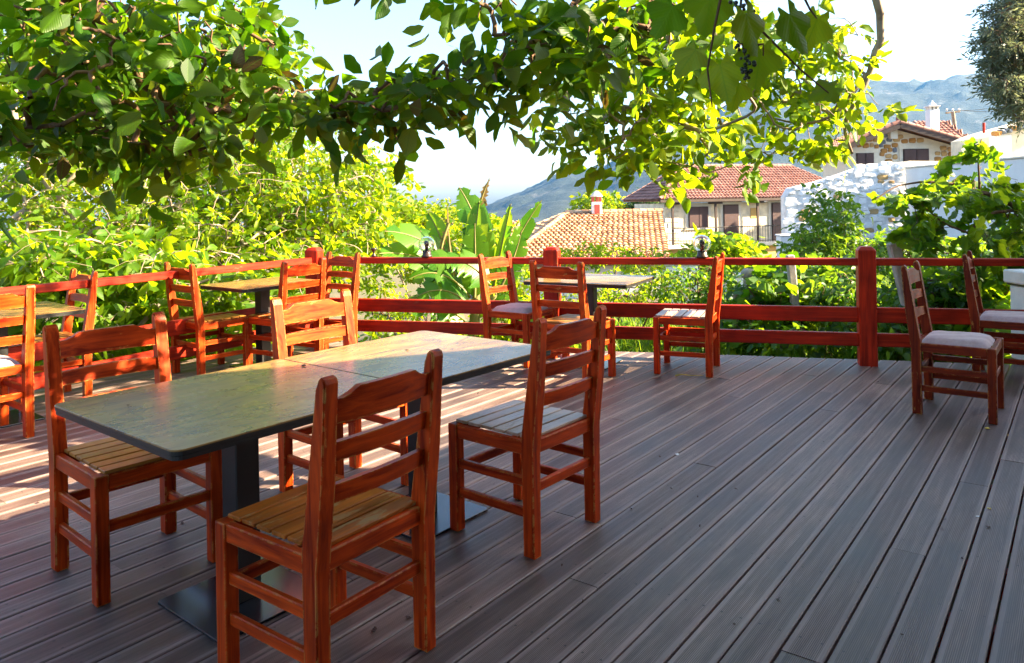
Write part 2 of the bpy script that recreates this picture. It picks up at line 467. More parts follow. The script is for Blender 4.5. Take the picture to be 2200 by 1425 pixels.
N0 = -0.249 + 0.062            # centre of the board just beyond the widest gap
k = -49
while True:
    n = N0 + k * PITCH
    if n > 3.2: break
    tl = t_end(n - BW / 2); tr = t_end(n + BW / 2); te = min(tl, tr)
    cuts = []
    t = -3.6
    joist = 0.45
    pos = t + random.choice((1.8, 2.25, 2.7, 3.15, 3.6, 1.35)) 
    while pos < te - 0.5:
        cuts.append(pos); pos += random.choice((2.7, 3.15, 3.6, 4.05))
    a = t
    for cpos in cuts:
        board(n, a, cpos - 0.001, cpos - 0.001); a = cpos + 0.0015
    board(n, a, tl, tr)
    k += 1
# joists that show dark through the gaps
for i in range(36):
    t = -3.5 + i * 0.45
    lo = max(-6.1, (6.75 - t * (BD[1] + .2687 * BD[0])) / (BN[1] + .2687 * BN[0]))
    if lo > 3.0: break
    a = lo * BN + t * BD; b = 3.2 * BN + t * BD
    link('joist', beam('joist', (a[0], a[1], -0.079), (b[0], b[1], -0.079), 0.05, 0.10, 0), deck, M['red_x'])

# ------------------------------------------------------------------ structure: ground
def sstep(a, b, x):
    t = np.clip((x - a) / (b - a), 0, 1); return t * t * (3 - 2 * t)
def gz(x, y):
    x = np.asarray(x, float); y = np.asarray(y, float)
    d = np.hypot(x, y); r = x / np.maximum(y, 1.0)
    fall = -0.085 * np.maximum(d - 9, 0) * (1 - 0.85 * sstep(0.32, 0.55, r))
    fall = np.maximum(fall, -9 - 0.02 * d)
    left = -1.1 * sstep(1.0, 5.0, -x - 1.0)
    z = -0.75 + fall + left + 0.35 * sstep(2, 7, x) + 0.25 * (fbm(x * 0.35, y * 0.35, 4, 3) - 0.5)
    z = z - 0.02 * np.maximum(d - 120, 0)
    return z
def gz1(x, y): return float(gz(np.array([x]), np.array([y]))[0])

ang = np.linspace(0, 2 * math.pi, 145)[:-1]
rad = np.concatenate([np.linspace(0.2, 20, 50), np.geomspace(21, 4400, 56)])
A_, R_ = np.meshgrid(ang, rad)
X_, Y_ = R_ * np.sin(A_), R_ * np.cos(A_)
Z_ = gz(X_, Y_)
V = np.stack([X_, Y_, Z_], -1).reshape(-1, 3)
na, nr = len(ang), len(rad)
T = []
for r in range(nr - 1):
    i = np.arange(na); j = (i + 1) % na
    T.append(np.stack([r * na + i, r * na + j, (r + 1) * na + j], 1)); T.append(np.stack([r * na + i, (r + 1) * na + j, (r + 1) * na + i], 1))
def ground_mat():
    m, nt, p = new_mat('garden_soil')
    v = coords(nt)
    n1 = noise(nt, v, 0.8, 8, 0.65); n2 = noise(nt, v, 7, 8, 0.7)
    a = ramp(nt, [(0.35, (0.045, 0.075, 0.014)), (0.6, (0.15, 0.115, 0.06))]); L(nt, n1, a.inputs[0])
    b = ramp(nt, [(0.3, (0.5, 0.5, 0.5)), (0.7, (1.3, 1.25, 1.2))]); L(nt, n2, b.inputs[0])
    L(nt, mix(nt, 1.0, a.outputs[0], b.outputs[0], 'MULTIPLY'), p.inputs['Base Color']); p.inputs['Roughness'].default_value = 0.95
    L(nt, bump(nt, n2, 0.6, 0.05), p.inputs['Normal'])
    return m
link('ground', mesh_np('ground', V, np.concatenate(T)[:, ::-1]), mat=ground_mat(), smooth=True, kind='structure')

# ------------------------------------------------------------------ structure: mountain
def mountain_mat():
    m, nt, p = new_mat('scrub_and_limestone')
    v = coords(nt)
    n1 = noise(nt, v, 0.006, 8, 0.65); n2 = noise(nt, v, 0.03, 8, 0.75)
    scrub = ramp(nt, [(0.3, (0.007, 0.014, 0.012)), (0.7, (0.024, 0.036, 0.024))]); L(nt, n2, scrub.inputs[0])
    rk = ramp(nt, [(0.555, (0, 0, 0)), (0.68, (1, 1, 1))]); L(nt, mix(nt, 0.5, n1, n2), rk.inputs[0])
    L(nt, mix(nt, maths(nt, 'MULTIPLY', rk.outputs[0], 0.75), scrub.outputs[0], (0.22, 0.20, 0.20)), p.inputs['Base Color'])
    p.inputs['Roughness'].default_value = 0.95
    L(nt, bump(nt, n2, 0.8, 12), p.inputs['Normal'])
    return m
RID = np.array([(300, 640), (700, 560), (900, 500), (1030, 455), (1130, 412), (1200, 382), (1300, 362), (1420, 300), (1600, 225), (1700, 202), (1800, 190), (1880, 187), (1990, 185), (2060, 176), (2130, 172), (2300, 150), (2600, 120), (3000, 140), (3600, 260)], float)
us = np.linspace(300, 2700, 260); ds = np.linspace(1300, 4200, 90)
U_, D_ = np.meshgrid(us, ds)
ridge_v = np.interp(U_, RID[:, 0], RID[:, 1])
hor = CY_PX + ROLL * (U_ - CX_PX)
top = (hor - ridge_v) / F_PX * 2900
X_ = (U_ - CX_PX) / F_PX * D_
prof = np.where(D_ < 2900, sstep(1300, 2900, D_) ** 0.9, 1 - 0.5 * sstep(2900, 4200, D_))
rg = 1 - np.abs(2 * fbm(X_ / 420, D_ / 420, 5, 21) - 1)
Z_ = -70 + (top + 70) * prof + (rg - 0.75) * 260 * prof * (1 - prof * 0.86)  + (fbm(X_ / 60, D_ / 60, 4, 5) - 0.5) * 40 * np.clip(prof, 0.1, 1)
V = np.stack([X_, D_, Z_], -1).reshape(-1, 3)
nu = len(us); T = []
for r in range(len(ds) - 1):
    i = np.arange(nu - 1)
    T.append(np.stack([r * nu + i, r * nu + i + 1, (r + 1) * nu + i + 1], 1)); T.append(np.stack([r * nu + i, (r + 1) * nu + i + 1, (r + 1) * nu + i], 1))
link('mountain', mesh_np('mountain', V, np.concatenate(T)), mat=mountain_mat(), smooth=True, kind='structure')

# ------------------------------------------------------------------ railings
POST_R, POST_M, POST_C = (2.785, 5.99), (0.340, 6.647), (-1.90, 7.25)
def newel(parent, x, y, rz, h=0.935, w=0.13):
    bm = bmesh.new()
    a = w / 2; b = a * 0.62
    rings = [(a, -0.5), (a, h - 0.028), (b, h)]
    vs = [[bm.verts.new((sx * r, sy * r, z)) for sx, sy in ((-1, -1), (1, -1), (1, 1), (-1, 1))] for r, z in rings]
    for k in range(2):
        for i in range(4): bm.faces.new((vs[k][i], vs[k][(i + 1) % 4], vs[k + 1][(i + 1) % 4], vs[k + 1][i]))
    bm.faces.new(vs[2]); bm.faces.new(vs[0][::-1])
    bmesh.ops.bevel(bm, geom=[e for e in bm.edges], offset=0.005, segments=1, affect='EDGES')
    me = bpy.data.meshes.new('post'); bm.to_mesh(me); bm.free()
    o = link('post', me, parent, M['red_z']); o.location = (x, y, 0); o.rotation_euler = (0, 0, rz)
    return o
def rail_run(parent, p, q, w=0.13, axis='x'):
    p, q = Vector((*p, 0)), Vector((*q, 0)); t = (q - p).normalized(); ang_ = math.atan2(t.y, t.x)
    Ln = (q - p).length
    for z0, z1, th in ((0.785, 0.842, 0.075), (0.335, 0.455, 0.042), (0.147, 0.252, 0.042)):
        me = box('rail', (w / 2 - 0.004, -th / 2, z0), (Ln - w / 2 + 0.004, th / 2, z1), 0.006)
        o = link('rail', me, parent, M['red_x']); o.location = p; o.rotation_euler = (0, 0, ang_)
RZ = math.atan2(POST_R[1] - POST_M[1], POST_R[0] - POST_M[0])
br = empty('railing', (*POST_M, 0), label='red stained timber railing along the far edge of the deck', cat='railing')
PIV = Vector((*POST_M, 0))
def rel(p, o): return (p[0] - o.x, p[1] - o.y)
far_r = (POST_R[0] + 2.6, POST_R[1] - 0.2687 * 2.6)
for q in (POST_M, POST_R, far_r): newel(br, *rel(q, PIV), RZ)
for a, b in ((POST_C, POST_M), (POST_M, POST_R), (POST_R, far_r)): rail_run(br, rel(a, PIV), rel(b, PIV))
PIV2 = Vector((*POST_C, 0))
LEFT_END = Vector((-3.30, 4.865)); ld = (LEFT_END - Vector(POST_C)).normalized()
lr = empty('railing', PIV2, label='red stained timber railing down the side of the deck by the leafy tree', cat='railing')
q1 = Vector(POST_C) + ld * 2.9; q2 = Vector(POST_C) + ld * 5.8
RZ2 = math.atan2(-ld.y, -ld.x)
newel(lr, 0, 0, RZ)
for q in (q1, q2): newel(lr, q.x - PIV2.x, q.y - PIV2.y, RZ2, 0.80, 0.09)
for a, b in ((POST_C, q1), (q1, q2)): rail_run(lr, rel(b, PIV2), rel(a, PIV2))

# ------------------------------------------------------------------ chairs
CW, CD, CH, RAKE, SH = 0.405, 0.391, 0.90, 0.054, 0.436
def post_mesh():
    """raked back post: straight below the seat, leaning back above, rounded at the top"""
    w = 0.0235
    side = [(-0.026, 0.0), (-0.028, 0.40), (-0.030 - RAKE * 0.45, 0.62), (-0.022 - RAKE, 0.885), (-0.017 - RAKE, 0.897), (-0.004 - RAKE, 0.902), (0.006 - RAKE, 0.893), (0.013 - RAKE, 0.868), (0.022 - RAKE * 0.45, 0.62), (0.026, 0.44), (0.026, 0.0)]
    bm = bmesh.new()
    a = [bm.verts.new((-w, y, z)) for y, z in side]; b = [bm.verts.new((w, y, z)) for y, z in side]
    n = len(side)
    bm.faces.new(a); bm.faces.new(b[::-1])
    for i in range(n): bm.faces.new((a[i], b[i], b[(i + 1) % n], a[(i + 1) % n]))
    eg = [e for e in bm.edges if abs(e.verts[0].co.x - e.verts[1].co.x) < 1e-6]
    bmesh.ops.bevel(bm, geom=eg, offset=0.004, segments=2, affect='EDGES')
    bmesh.ops.recalc_face_normals(bm, faces=bm.faces[:])
    me = bpy.data.meshes.new('back_post'); bm.to_mesh(me); bm.free(); return me
def lean(z): return -RAKE * min(1, max(0, (z - 0.42) / 0.46)) ** 1.05
def slat_mesh(name, z0, z1, crest=0.0, bow=0.018, th=0.019):
    """back slat between the posts, bowed backwards, optionally with a shouldered crest"""
    hw = CW / 2 - 0.021; n = 14
    V, Fc = [], []
    for i in range(n + 1):
        f = i / n; x = -hw + 2 * hw * f
        y = -bow * (1 - (2 * f - 1) ** 2)
        s = min(f, 1 - f)
        top = z1 + crest * (0.0 if s < 0.09 else min(1, (s - 0.09) / 0.10)) ** 1.6 * (1 if crest else 0)
        if not crest: top = z1 + 0.004 * (1 - (2 * f - 1) ** 2)
        for z in (z0, top):
            yy = y + lean(z)
            V += [(x, yy - th / 2, z), (x, yy + th / 2, z)]
    for i in range(n):
        a, b = 4 * i, 4 * i + 4
        Fc += [(a, b, b + 2, a + 2), (a + 1, a + 3, b + 3, b + 1), (a + 2, b + 2, b + 3, a + 3), (a, a + 1, b + 1, b)]
    Fc += [(0, 2, 3, 1), (4 * n, 4 * n + 1, 4 * n + 3, 4 * n + 2)]
    return mesh_py(name, V, Fc)
def cushion_mesh():
    n = 14; hx, hy = CW / 2 - 0.012, CD / 2 - 0.012
    V, Fc = [], []
    for j in range(n + 1):
        for i in range(n + 1):
            u, v = 2 * i / n - 1, 2 * j / n - 1
            e = 1 - (1 - (1 - abs(u) ** 7)) ; prof = ((1 - abs(u) ** 6) * (1 - abs(v) ** 6)) ** 0.55
            sq = 1 - 0.03 * (u * u * v * v)
            V.append((u * hx * sq, CD / 2 + v * hy * sq, SH - 0.010 + 0.042 * prof + 0.003 * math.sin(9 * u + 4 * v)))
    for j in range(n):
        for i in range(n):
            a = j * (n + 1) + i; Fc.append((a, a + 1, a + n + 2, a + n + 1))
    return mesh_py('cushion', V, Fc)
CM = {}
def cparts():
    h = CW / 2
    P = [('back_post', post_mesh(), 'wood_z', [(-h, 0, 0), (h, 0, 0)])]
    P.append(('front_leg', box('front_leg', (-0.023, -0.023, 0), (0.023, 0.023, SH - 0.001), 0.004, 2), 'wood_z', [(-h, CD, 0), (h, CD, 0)]))
    P.append(('top_rail', slat_mesh('top_rail', 0.772, 0.838, 0.024), 'wood_x', [(0, 0, 0)]))
    P.append(('back_slat', slat_mesh('back_slat', 0.672, 0.722), 'wood_x', [(0, 0, 0)]))
    P.append(('back_slat', slat_mesh('back_slat', 0.560, 0.608), 'wood_x', [(0, 0, 0)]))
    P.append(('seat_rail', box('seat_rail', (-h + .0225, -0.013, SH - 0.056), (h - .0225, 0.013, SH - 0.003), 0.003), 'wood_x', [(0, 0, 0), (0, CD + 0.004, 0)]))
    P.append(('seat_rail', box('seat_rail', (-0.013, .0225, SH - 0.056), (0.013, CD - .0225, SH - 0.003), 0.003), 'wood_y', [(-h - 0.004, 0, 0), (h + 0.004, 0, 0)]))
    P.append(('stretcher', box('stretcher', (-h + .022, -0.010, -0.019), (h - .022, 0.010, 0.019), 0.003), 'wood_x', [(0, 0, 0.252), (0, CD, 0.252)]))
    P.append(('stretcher', box('stretcher', (-0.010, .022, -0.018), (0.010, CD - .022, 0.018), 0.003), 'wood_y', [(-h, 0, 0.275), (h, 0, 0.275), (-h, 0, 0.158), (h, 0, 0.158)]))
    return P
CP = cparts()
SEAT_SLAT = box('seat_slat', (-CW / 2 + 0.012, -0.029, -0.006), (CW / 2 - 0.012, 0.029, 0.006), 0.002)
CUSH = cushion_mesh()
CUSH.polygons.foreach_set('use_smooth', [True] * len(CUSH.polygons)); CUSH.materials.append(M['cushion'])
for nm, me, mt, _ in CP: me.materials.append(M[mt])
for nm, me, mt, _ in CP:
    if nm in ('top_rail', 'back_slat'): me.polygons.foreach_set('use_smooth', [True] * len(me.polygons)); me.set_sharp_from_angle(angle=math.radians(35))
SEATS = {}
for s in ('seat_worn', 'seat_grey', 'seat_tan'):
    me = SEAT_SLAT.copy(); me.materials.append(M[s]); SEATS[s] = me
def chair(x, y, deg, seat, label, tint=(1, 1, 1), group='red brown wooden chairs on the deck'):
    t = math.radians(deg)
    o = empty('chair', (x, y, 0.0015), t - math.pi / 2, label=label, cat='chair', group=group)
    def put(nm, me, loc):
        c = link(nm, me, o); c.location = loc; c.color = (*tint, 1)
    for nm, me, mt, locs in CP:
        for l in locs: put(nm, me, l)
    if seat == 'cushion': put('cushion', CUSH, (0, 0, 0))
    else:
        for i in range(6):
            put('seat_slat', SEATS[seat], (0, 0.030 + i * (CD - 0.052) / 5 + 0.004, SH + 0.003 + random.uniform(0, 0.0008)))
    return o
BR = (0.42, 0.42, 0.42)
chair(-0.405, 2.122, 144.1, 'seat_worn', 'wooden chair with worn orange slat seat at the shaded end of the joined tables')
chair(0.183, 3.013, 140.1, 'seat_grey', 'wooden chair with peeling seat coloured as sky glare, open deck side of the joined tables', (0.95, 0.9, 0.9))
chair(-1.576, 2.982, 318.7, 'seat_tan', 'wooden chair with tan slat seat pushed under the corner of the olive veined table', (0.95, 0.9, 0.9))
chair(-0.952, 3.712, 319.8, 'seat_tan', 'wooden chair with sunlit orange back standing at the seam of the two joined tables', (1.1, 1.15, 1.1))
chair(-2.592, 6.018, 50.1, 'seat_tan', 'slat seat chair at the end of the table by the side railing')
chair(-1.735, 6.157, 147.4, 'seat_worn', 'red slat seat chair in front of the table by the corner post', (1.0, 0.8, 0.8))
chair(-1.597, 6.919, 231.4, 'seat_worn', 'slat seat chair tucked in the railing corner beside the corner post')
chair(-3.145, 5.440, 228.5, 'seat_tan', 'slat seat chair leaning its back against the side railing')
chair(-3.002, 4.319, 142.2, 'cushion', 'cushioned chair pulled up to the small table by the side railing')
chair(-0.108, 6.498, 325.3, 'cushion', 'cushioned orange chair beside the square table, back against the far railing')
chair(0.345, 5.539, 55.1, 'seat_tan', 'wooden ladder back chair pushed in at the square table, sun on its edge', (1.05, 1.0, 1.0))
chair(1.529, 5.854, 157.8, 'seat_grey', 'wooden chair with grey slat seat standing alone facing the square table', (1.05, 0.85, 0.85))
chair(2.578, 4.794, 322.6, 'cushion', 'dark brown chair with mauve cushion standing in the open on the shaded deck', BR)
chair(3.412, 5.582, 324.8, 'cushion', 'dark brown cushioned chair against the railing next to the white pillar', BR)

# ------------------------------------------------------------------ tables
TH = 0.695
def rrect(lx, ly, r, n=5):
    P = []
    for cx, cy, a0 in ((lx / 2 - r, ly / 2 - r, 0), (-lx / 2 + r, ly / 2 - r, 90), (-lx / 2 + r, -ly / 2 + r, 180), (lx / 2 - r, -ly / 2 + r, 270)):
        for i in range(n + 1):
            a = math.radians(a0 + 90 * i / n); P.append((cx + r * math.cos(a), cy + r * math.sin(a)))
    return P
def slab(name, poly, z0, z1, rim=0.0):
    n = len(poly)
    V = [(x, y, z0) for x, y in poly] + [(x, y, z1 - rim) for x, y in poly]
    Fc = [tuple(range(n))[::-1]] + [(i, (i + 1) % n, n + (i + 1) % n, n + i) for i in range(n)]
    if rim > 0:
        V += [(x * (1 - rim * 2.2), y * (1 - rim * 2.2), z1) for x, y in poly]
        Fc += [(n + i, n + (i + 1) % n, 2 * n + (i + 1) % n, 2 * n + i) for i in range(n)] + [tuple(range(2 * n, 3 * n))]
    else: Fc += [tuple(range(n, 2 * n))]
    return mesh_py(name, V, Fc)
def table(cx, cy, ang_, lx, ly, label):
    o = empty('table', (cx, cy, 0), ang_, label=label, cat='table', group='veined top pedestal tables')
    link('table_top', slab('table_top', rrect(lx, ly, 0.032), TH - 0.005, TH, 0.0015), o, M['laminate'])
    link('edge_band', slab('edge_band', rrect(lx - 0.001, ly - 0.001, 0.032), TH - 0.016, TH - 0.0052, 0.001), o, M['edge'])
    link('edge_band', slab('edge_band', rrect(lx - 0.005, ly - 0.005, 0.030), TH - 0.030, TH - 0.0165, 0.002), o, M['edge'])
    link('pedestal', box('pedestal', (-0.045, -0.045, 0.008), (0.045, 0.045, TH - 0.036), 0.004), o, M['black'])
    link('mounting_plate', box('mounting_plate', (-0.15, -0.15, TH - 0.036), (0.15, 0.15, TH - 0.0305), 0.001), o, M['black'])
    link('base_plate', slab('base_plate', rrect(0.40, 0.40, 0.012), 0.0015, 0.0095, 0.0015), o, M['plate'])
    return o
TA = math.radians(51.17)
td = Vector((math.cos(TA), math.sin(TA))); tw = Vector((math.sin(TA), -math.cos(TA)))
A0 = Vector((-1.537, 2.509))
ca = A0 + td * (0.876 / 2) + tw * 0.408; cb = A0 + td * (0.880 + 0.834 / 2) + tw * 0.408
table(ca.x, ca.y, TA, 0.874, 0.816, 'olive brown veined table in the shade with dark edge, joined end to end')
table(cb.x, cb.y, TA, 0.832, 0.816, 'half sunlit veined table, the far one of the joined pair')
table(0.630, 6.242, math.radians(-28.0), 0.88, 0.743, 'square pedestal table in the sun in front of the middle railing post')
table(-2.115, 6.385, math.radians(52.7), 0.773, 0.64, 'small pedestal table by the corner of the two railings')
table(-3.29, 4.83, math.radians(50), 0.80, 0.70, 'small veined table by the side railing with a cushioned chair')

# ------------------------------------------------------------------ unseen roof and walls, added to shade the near half of the deck
RZH = 3.2
def roof_pt(u, v, z=RZH, z0=0.0):
    p = at(u, v, 1.0); k = (CAM_H - z0) / (CAM_H - p.z); g = Vector((p.x * k, k, 0))
    return g + Vector((math.cos(SUN_AZ), math.sin(SUN_AZ), 0)) * ((z - z0) / math.tan(SUN_EL)) + Vector((0, 0, z))
RA, RB = roof_pt(955, 898), roof_pt(1337, 759)  # eave worked back from the shade edge wanted on the deck
rd = (RB - RA).normalized(); rn = Vector((rd.y, -rd.x, 0))
RA = RA + rn * 0.42
shade_roof = empty('unseen_shade_roof', (RA.x, RA.y, 0), label='unseen timber roof and walls added to shade the near part of the deck', cat='building')
def RP(t, n, z): return Vector((rd.x * t + rn.x * n, rd.y * t + rn.y * n, z))
def rblock(name, t0, t1, n0, n1, z0, z1, mat, bev=0.0):
    c = [RP(t0, n0, z0), RP(t1, n0, z0), RP(t1, n1, z0), RP(t0, n1, z0), RP(t0, n0, z1), RP(t1, n0, z1), RP(t1, n1, z1), RP(t0, n1, z1)]
    return link(name, solid(name, c, bev), shade_roof, mat)
M['render_cream'] = plain_mat('cream_render', (0.55, 0.47, 0.36), 0.85, 0, 0.12, 3, 0.2)
M['cream_paint'] = plain_mat('cream_paint', (0.62, 0.56, 0.44), 0.7, 0, 0.1, 5, 0.1)
# the roof's plan: one eave along the deck boards, one eave turning back over the camera's side
QA, QB = roof_pt(650, 770, RZH, 0.695), roof_pt(1140, 727, RZH, 0.695)
QA, QB = QA + Vector((0.05, -0.16, 0)), QB + Vector((0.05, -0.16, 0))
qd = (QB - QA).normalized()
cr = rd.x * qd.y - rd.y * qd.x
tt_ = ((QA.x - RA.x) * qd.y - (QA.y - RA.y) * qd.x) / cr
KN = RA + rd * tt_
far_ = RA + rd * 4.1; lft = KN - qd * 7.0
O3 = Vector((RA.x, RA.y, 0))
plan = [far_, KN, lft, lft + Vector((qd.y, -qd.x, 0)) * 5.0, far_ + rn * 5.2 - rd * 11.0, far_ + rn * 5.2]
me = mesh_py('roof', [(p.x - O3.x, p.y - O3.y, RZH) for p in plan] + [(p.x - O3.x, p.y - O3.y, RZH + 0.04) for p in plan], [tuple(range(6)), tuple(range(11, 5, -1))] + [(i_, 6 + i_, 6 + (i_ + 1) % 6, (i_ + 1) % 6) for i_ in range(6)])
bm = bmesh.new(); bm.from_mesh(me); bmesh.ops.recalc_face_normals(bm, faces=bm.faces[:]); bm.to_mesh(me); bm.free()
link('roof', me, shade_roof, M['red_x'])
rblock('wall', -6.0, 3.9, 4.6, 4.85, -0.6, RZH - 0.002, M['render_cream'])
bw0 = lft + Vector((qd.y, -qd.x, 0)) * 4.5 - O3; bw1 = bw0 + qd * 5.5
link('wall', beam('wall', (bw0.x, bw0.y, 1.3), (bw1.x, bw1.y, 1.3), 0.25, 3.78, 0), shade_roof, M['render_cream'])  # unseen back wall, added to darken the near deck
for t in (tt_ + 0.3, 0.8, 3.7):
    rblock('post', t - 0.07, t + 0.07, 0.15, 0.29, -0.6, RZH - 0.002, M['red_z'], 0.004)

# ------------------------------------------------------------------ leaves
def tpl_leaf(st, hw, fold=0.25, droop=0.18, wav=0.0, seed=0):
    rs = np.random.default_rng(seed)
    st, hw = np.array(st), np.array(hw); n = len(st)
    z = -droop * st ** 2 + 0.02 * np.sin(st * 7)
    V = [(st[i], 0, z[i]) for i in range(n)]
    UV = [(st[i], 0.5) for i in range(n)]
    idx = {}
    for sgn in (1, -1):
        for i in range(1, n - 1):
            idx[sgn, i] = len(V)
            w = hw[i] * (1 + wav * rs.uniform(-1, 1))
            V.append((st[i] + 0.03, sgn * w, z[i] + fold * w + wav * 0.12 * rs.uniform(-1, 1))); UV.append((st[i], 0.5 + sgn * w * 1.5))
    T = []
    for sgn in (1, -1):
        def tri(a, b, c): T.append((a, b, c) if sgn < 0 else (a, c, b))
        tri(0, idx[sgn, 1], 1)
        for i in range(1, n - 2):
            tri(i, idx[sgn, i], idx[sgn, i + 1]); tri(i, idx[sgn, i + 1], i + 1)
        tri(n - 2, idx[sgn, n - 2], n - 1)
    return np.array(V, float), np.array(T), np.array(UV, float)
T_NEAR = [tpl_leaf([0, .08, .22, .40, .58, .75, .89, 1], [0, .10, .21, .275, .29, .215, .085, 0], 0.30, 0.14 + 0.12 * k, 0.17, k) for k in range(4)]
T_MID = [tpl_leaf([0, .28, .66, 1], [0, .25, .24, 0], 0.3, 0.2 + 0.1 * k, 0.1, k) for k in range(3)]
T_FAR = [tpl_leaf([0, .5, 1], [0, .27, 0], 0.3, 0.25, 0, 1)]
T_OLIVE = [tpl_leaf([0, .5, 1], [0, .13, 0], 0.2, 0.1, 0, 1)]
def tpl_grape(seed):
    """five lobed, toothed vine leaf, stalk at the origin"""
    rs = np.random.default_rng(seed); n = 34
    V = [(0.12, 0, 0)]; UV = [(0.12, 0.5)]
    for i in range(n):
        a = -math.radians(152) + math.radians(304) * i / (n - 1)
        lobe = 0.50 + 0.10 * math.cos(a * 5.0 / 1.15) * (1 if abs(a) < 2.4 else 0.5) + (0.07 * math.cos(a) )
        lobe *= 1 + (0.055 if i % 2 else -0.035) + rs.uniform(-0.02, 0.02)
        x, y = 0.30 + lobe * math.cos(a) * 1.12, lobe * math.sin(a)
        V.append((x, y, -0.20 * (x - 0.2) ** 2 - 0.22 * y * y + 0.05 * math.sin(5 * a + seed))); UV.append((x, 0.5 + y))
    T = [(0, i + 1, i + 2) for i in range(n - 1)]
    return np.array(V), np.array(T), np.array(UV)
T_GRAPE = [tpl_grape(k) for k in range(3)]
def tpl_grape_far(seed):
    V, T, UV = tpl_grape(seed); n = len(V) - 1
    keep = [0] + list(range(1, n + 1, 3)); return V[keep], np.array([(0, i + 1, i + 2) for i in range(len(keep) - 2)]), UV[keep]
T_GRAPEF = [tpl_grape_far(k) for k in range(3)]

def unit(a): return a / (np.linalg.norm(a, axis=-1, keepdims=True) + 1e-9)
def frames(dx, nz):
    x = unit(dx); y = unit(np.cross(nz, x)); z = np.cross(x, y)
    return np.stack([x, y, z], -1)          # columns
def scatter(name, tpls, pos, dx, nz, size, rng):
    pos, dx, nz, size = map(np.asarray, (pos, dx, nz, size))
    which = rng.integers(0, len(tpls), len(pos)); Vs, Ts, Us, off = [], [], [], 0
    Fm = frames(dx, nz)
    for k, (V, T, UV) in enumerate(tpls):
        sel = np.where(which == k)[0]
        if not len(sel): continue
        sc = np.ones((len(sel), 1, 3)); sc[:, 0, 1] = rng.uniform(0.82, 1.15, len(sel)); sc[:, 0, 2] = rng.uniform(-0.6, 2.6, len(sel))
        loc = V[None] * sc * size[sel][:, None, None]
        P = np.einsum('nij,nvj->nvi', Fm[sel], loc) + pos[sel][:, None]
        Vs.append(P.reshape(-1, 3)); m = len(V)
        Ts.append((T[None] + (np.arange(len(sel)) * m)[:, None, None]).reshape(-1, 3) + off); off += len(sel) * m
        Us.append(np.tile(UV, (len(sel), 1)))
    return mesh_np(name, np.concatenate(Vs), np.concatenate(Ts), np.concatenate(Us))

def in_ellipses(E, n, rng, shell=0.0):
    """points in ellipsoids given in the photograph's frame: (u, v, ru, rv, d0, d1)"""
    E = np.array(E, float); wgt = E[:, 2] * E[:, 3]; wgt /= wgt.sum()
    k = rng.choice(len(E), n, p=wgt)
    a = unit(rng.normal(size=(n, 3))); r = rng.uniform(shell, 1, (n, 1)) ** (1 / 3)
    q = a * r
    out = []
    for (u, v, ru, rv, d0, d1), (x, y, z) in zip(E[k], q):
        out.append(at(u + ru * x, v + rv * y, (d0 + d1) / 2 + (d1 - d0) / 2 * z))
    return np.array([tuple(p) for p in out])
def in_balls(B, n, rng):
    """points in ellipsoids given in metres: (x, y, z, rx, ry, rz)"""
    B = np.array(B, float); w = B[:, 3] * B[:, 4] * B[:, 5]; w /= w.sum()
    k = rng.choice(len(B), n, p=w); q = unit(rng.normal(size=(n, 3))) * rng.uniform(0, 1, (n, 1)) ** (1 / 3)
    return B[k, :3] + q * B[k, 3:]

def grow(limbs, pts, rng, tubes, rmin=0.0022, pw=0.42, sides=5, jit=0.12, maxr=0.02):
    """join twig ends to the limbs by shortest links; returns outward direction at each end"""
    nodes, rads = [], []
    for P, R in limbs:
        P = [Vector(p) for p in P]
        # smooth the limb with a Catmull-Rom pass
        Q, RR = [], []
        for i in range(len(P) - 1):
            p0, p1, p2, p3 = P[max(i - 1, 0)], P[i], P[i + 1], P[min(i + 2, len(P) - 1)]
            for t in np.linspace(0, 1, 6)[:-1]:
                Q.append(0.5 * ((2 * p1) + (p2 - p0) * t + (2 * p0 - 5 * p1 + 4 * p2 - p3) * t * t + (3 * p1 - p0 - 3 * p2 + p3) * t ** 3)); RR.append(R[i] * (1 - t) + R[i + 1] * t)
        Q.append(P[-1]); RR.append(R[-1])
        Q = [q + Vector(rng.normal(size=3)) * RR[i] * 0.22 for i, q in enumerate(Q)]
        tubes.add(Q, RR, 8)
        nodes += [tuple(q) for q in Q]; rads += RR
    nl = len(nodes); n = len(pts)
    X = np.concatenate([np.array(nodes), pts]); par = np.full(nl + n, -1)
    D = ((pts[:, None] - X[None, :nl]) ** 2).sum(-1)
    best = D.min(1); bp = D.argmin(1); done = np.zeros(n, bool); order = []
    depth = np.zeros(nl + n)
    for _ in range(n):
        i = np.where(done, 1e9, best).argmin(); done[i] = True; order.append(i); par[nl + i] = bp[i]
        depth[nl + i] = depth[bp[i]] + math.sqrt(max(0, ((pts[i] - X[bp[i]]) ** 2).sum()))
        d = ((pts - pts[i]) ** 2).sum(1) * (1 + 0.10 * depth[nl + i]); m = d < best
        best[m] = d[m]; bp[m] = nl + i
    cnt = np.ones(nl + n)
    for i in order[::-1]:
        p = par[nl + i]
        if p >= nl: cnt[p] += cnt[nl + i]
    out = np.zeros((n, 3))
    for i in order:
        p = par[nl + i]; a, b = X[p], X[nl + i]; out[i] = b - a
        r1 = min(maxr, rmin * cnt[nl + i] ** pw); r0 = min(maxr, r1 * 1.25)
        if p < nl: r0 = min(r0, rads[p] * 0.8)
        ln = np.linalg.norm(b - a)
        mid = (a + b) / 2 + rng.normal(size=3) * ln * jit + np.array([0, 0, 0.05 * ln])
        q1 = a * 0.56 + mid * 0.44 + rng.normal(size=3) * ln * jit * 0.3
        tubes.add([a, q1, mid, b], [r0, (r0 + r1) / 2, (r0 + r1) / 2, r1], sides)
    return unit(out)

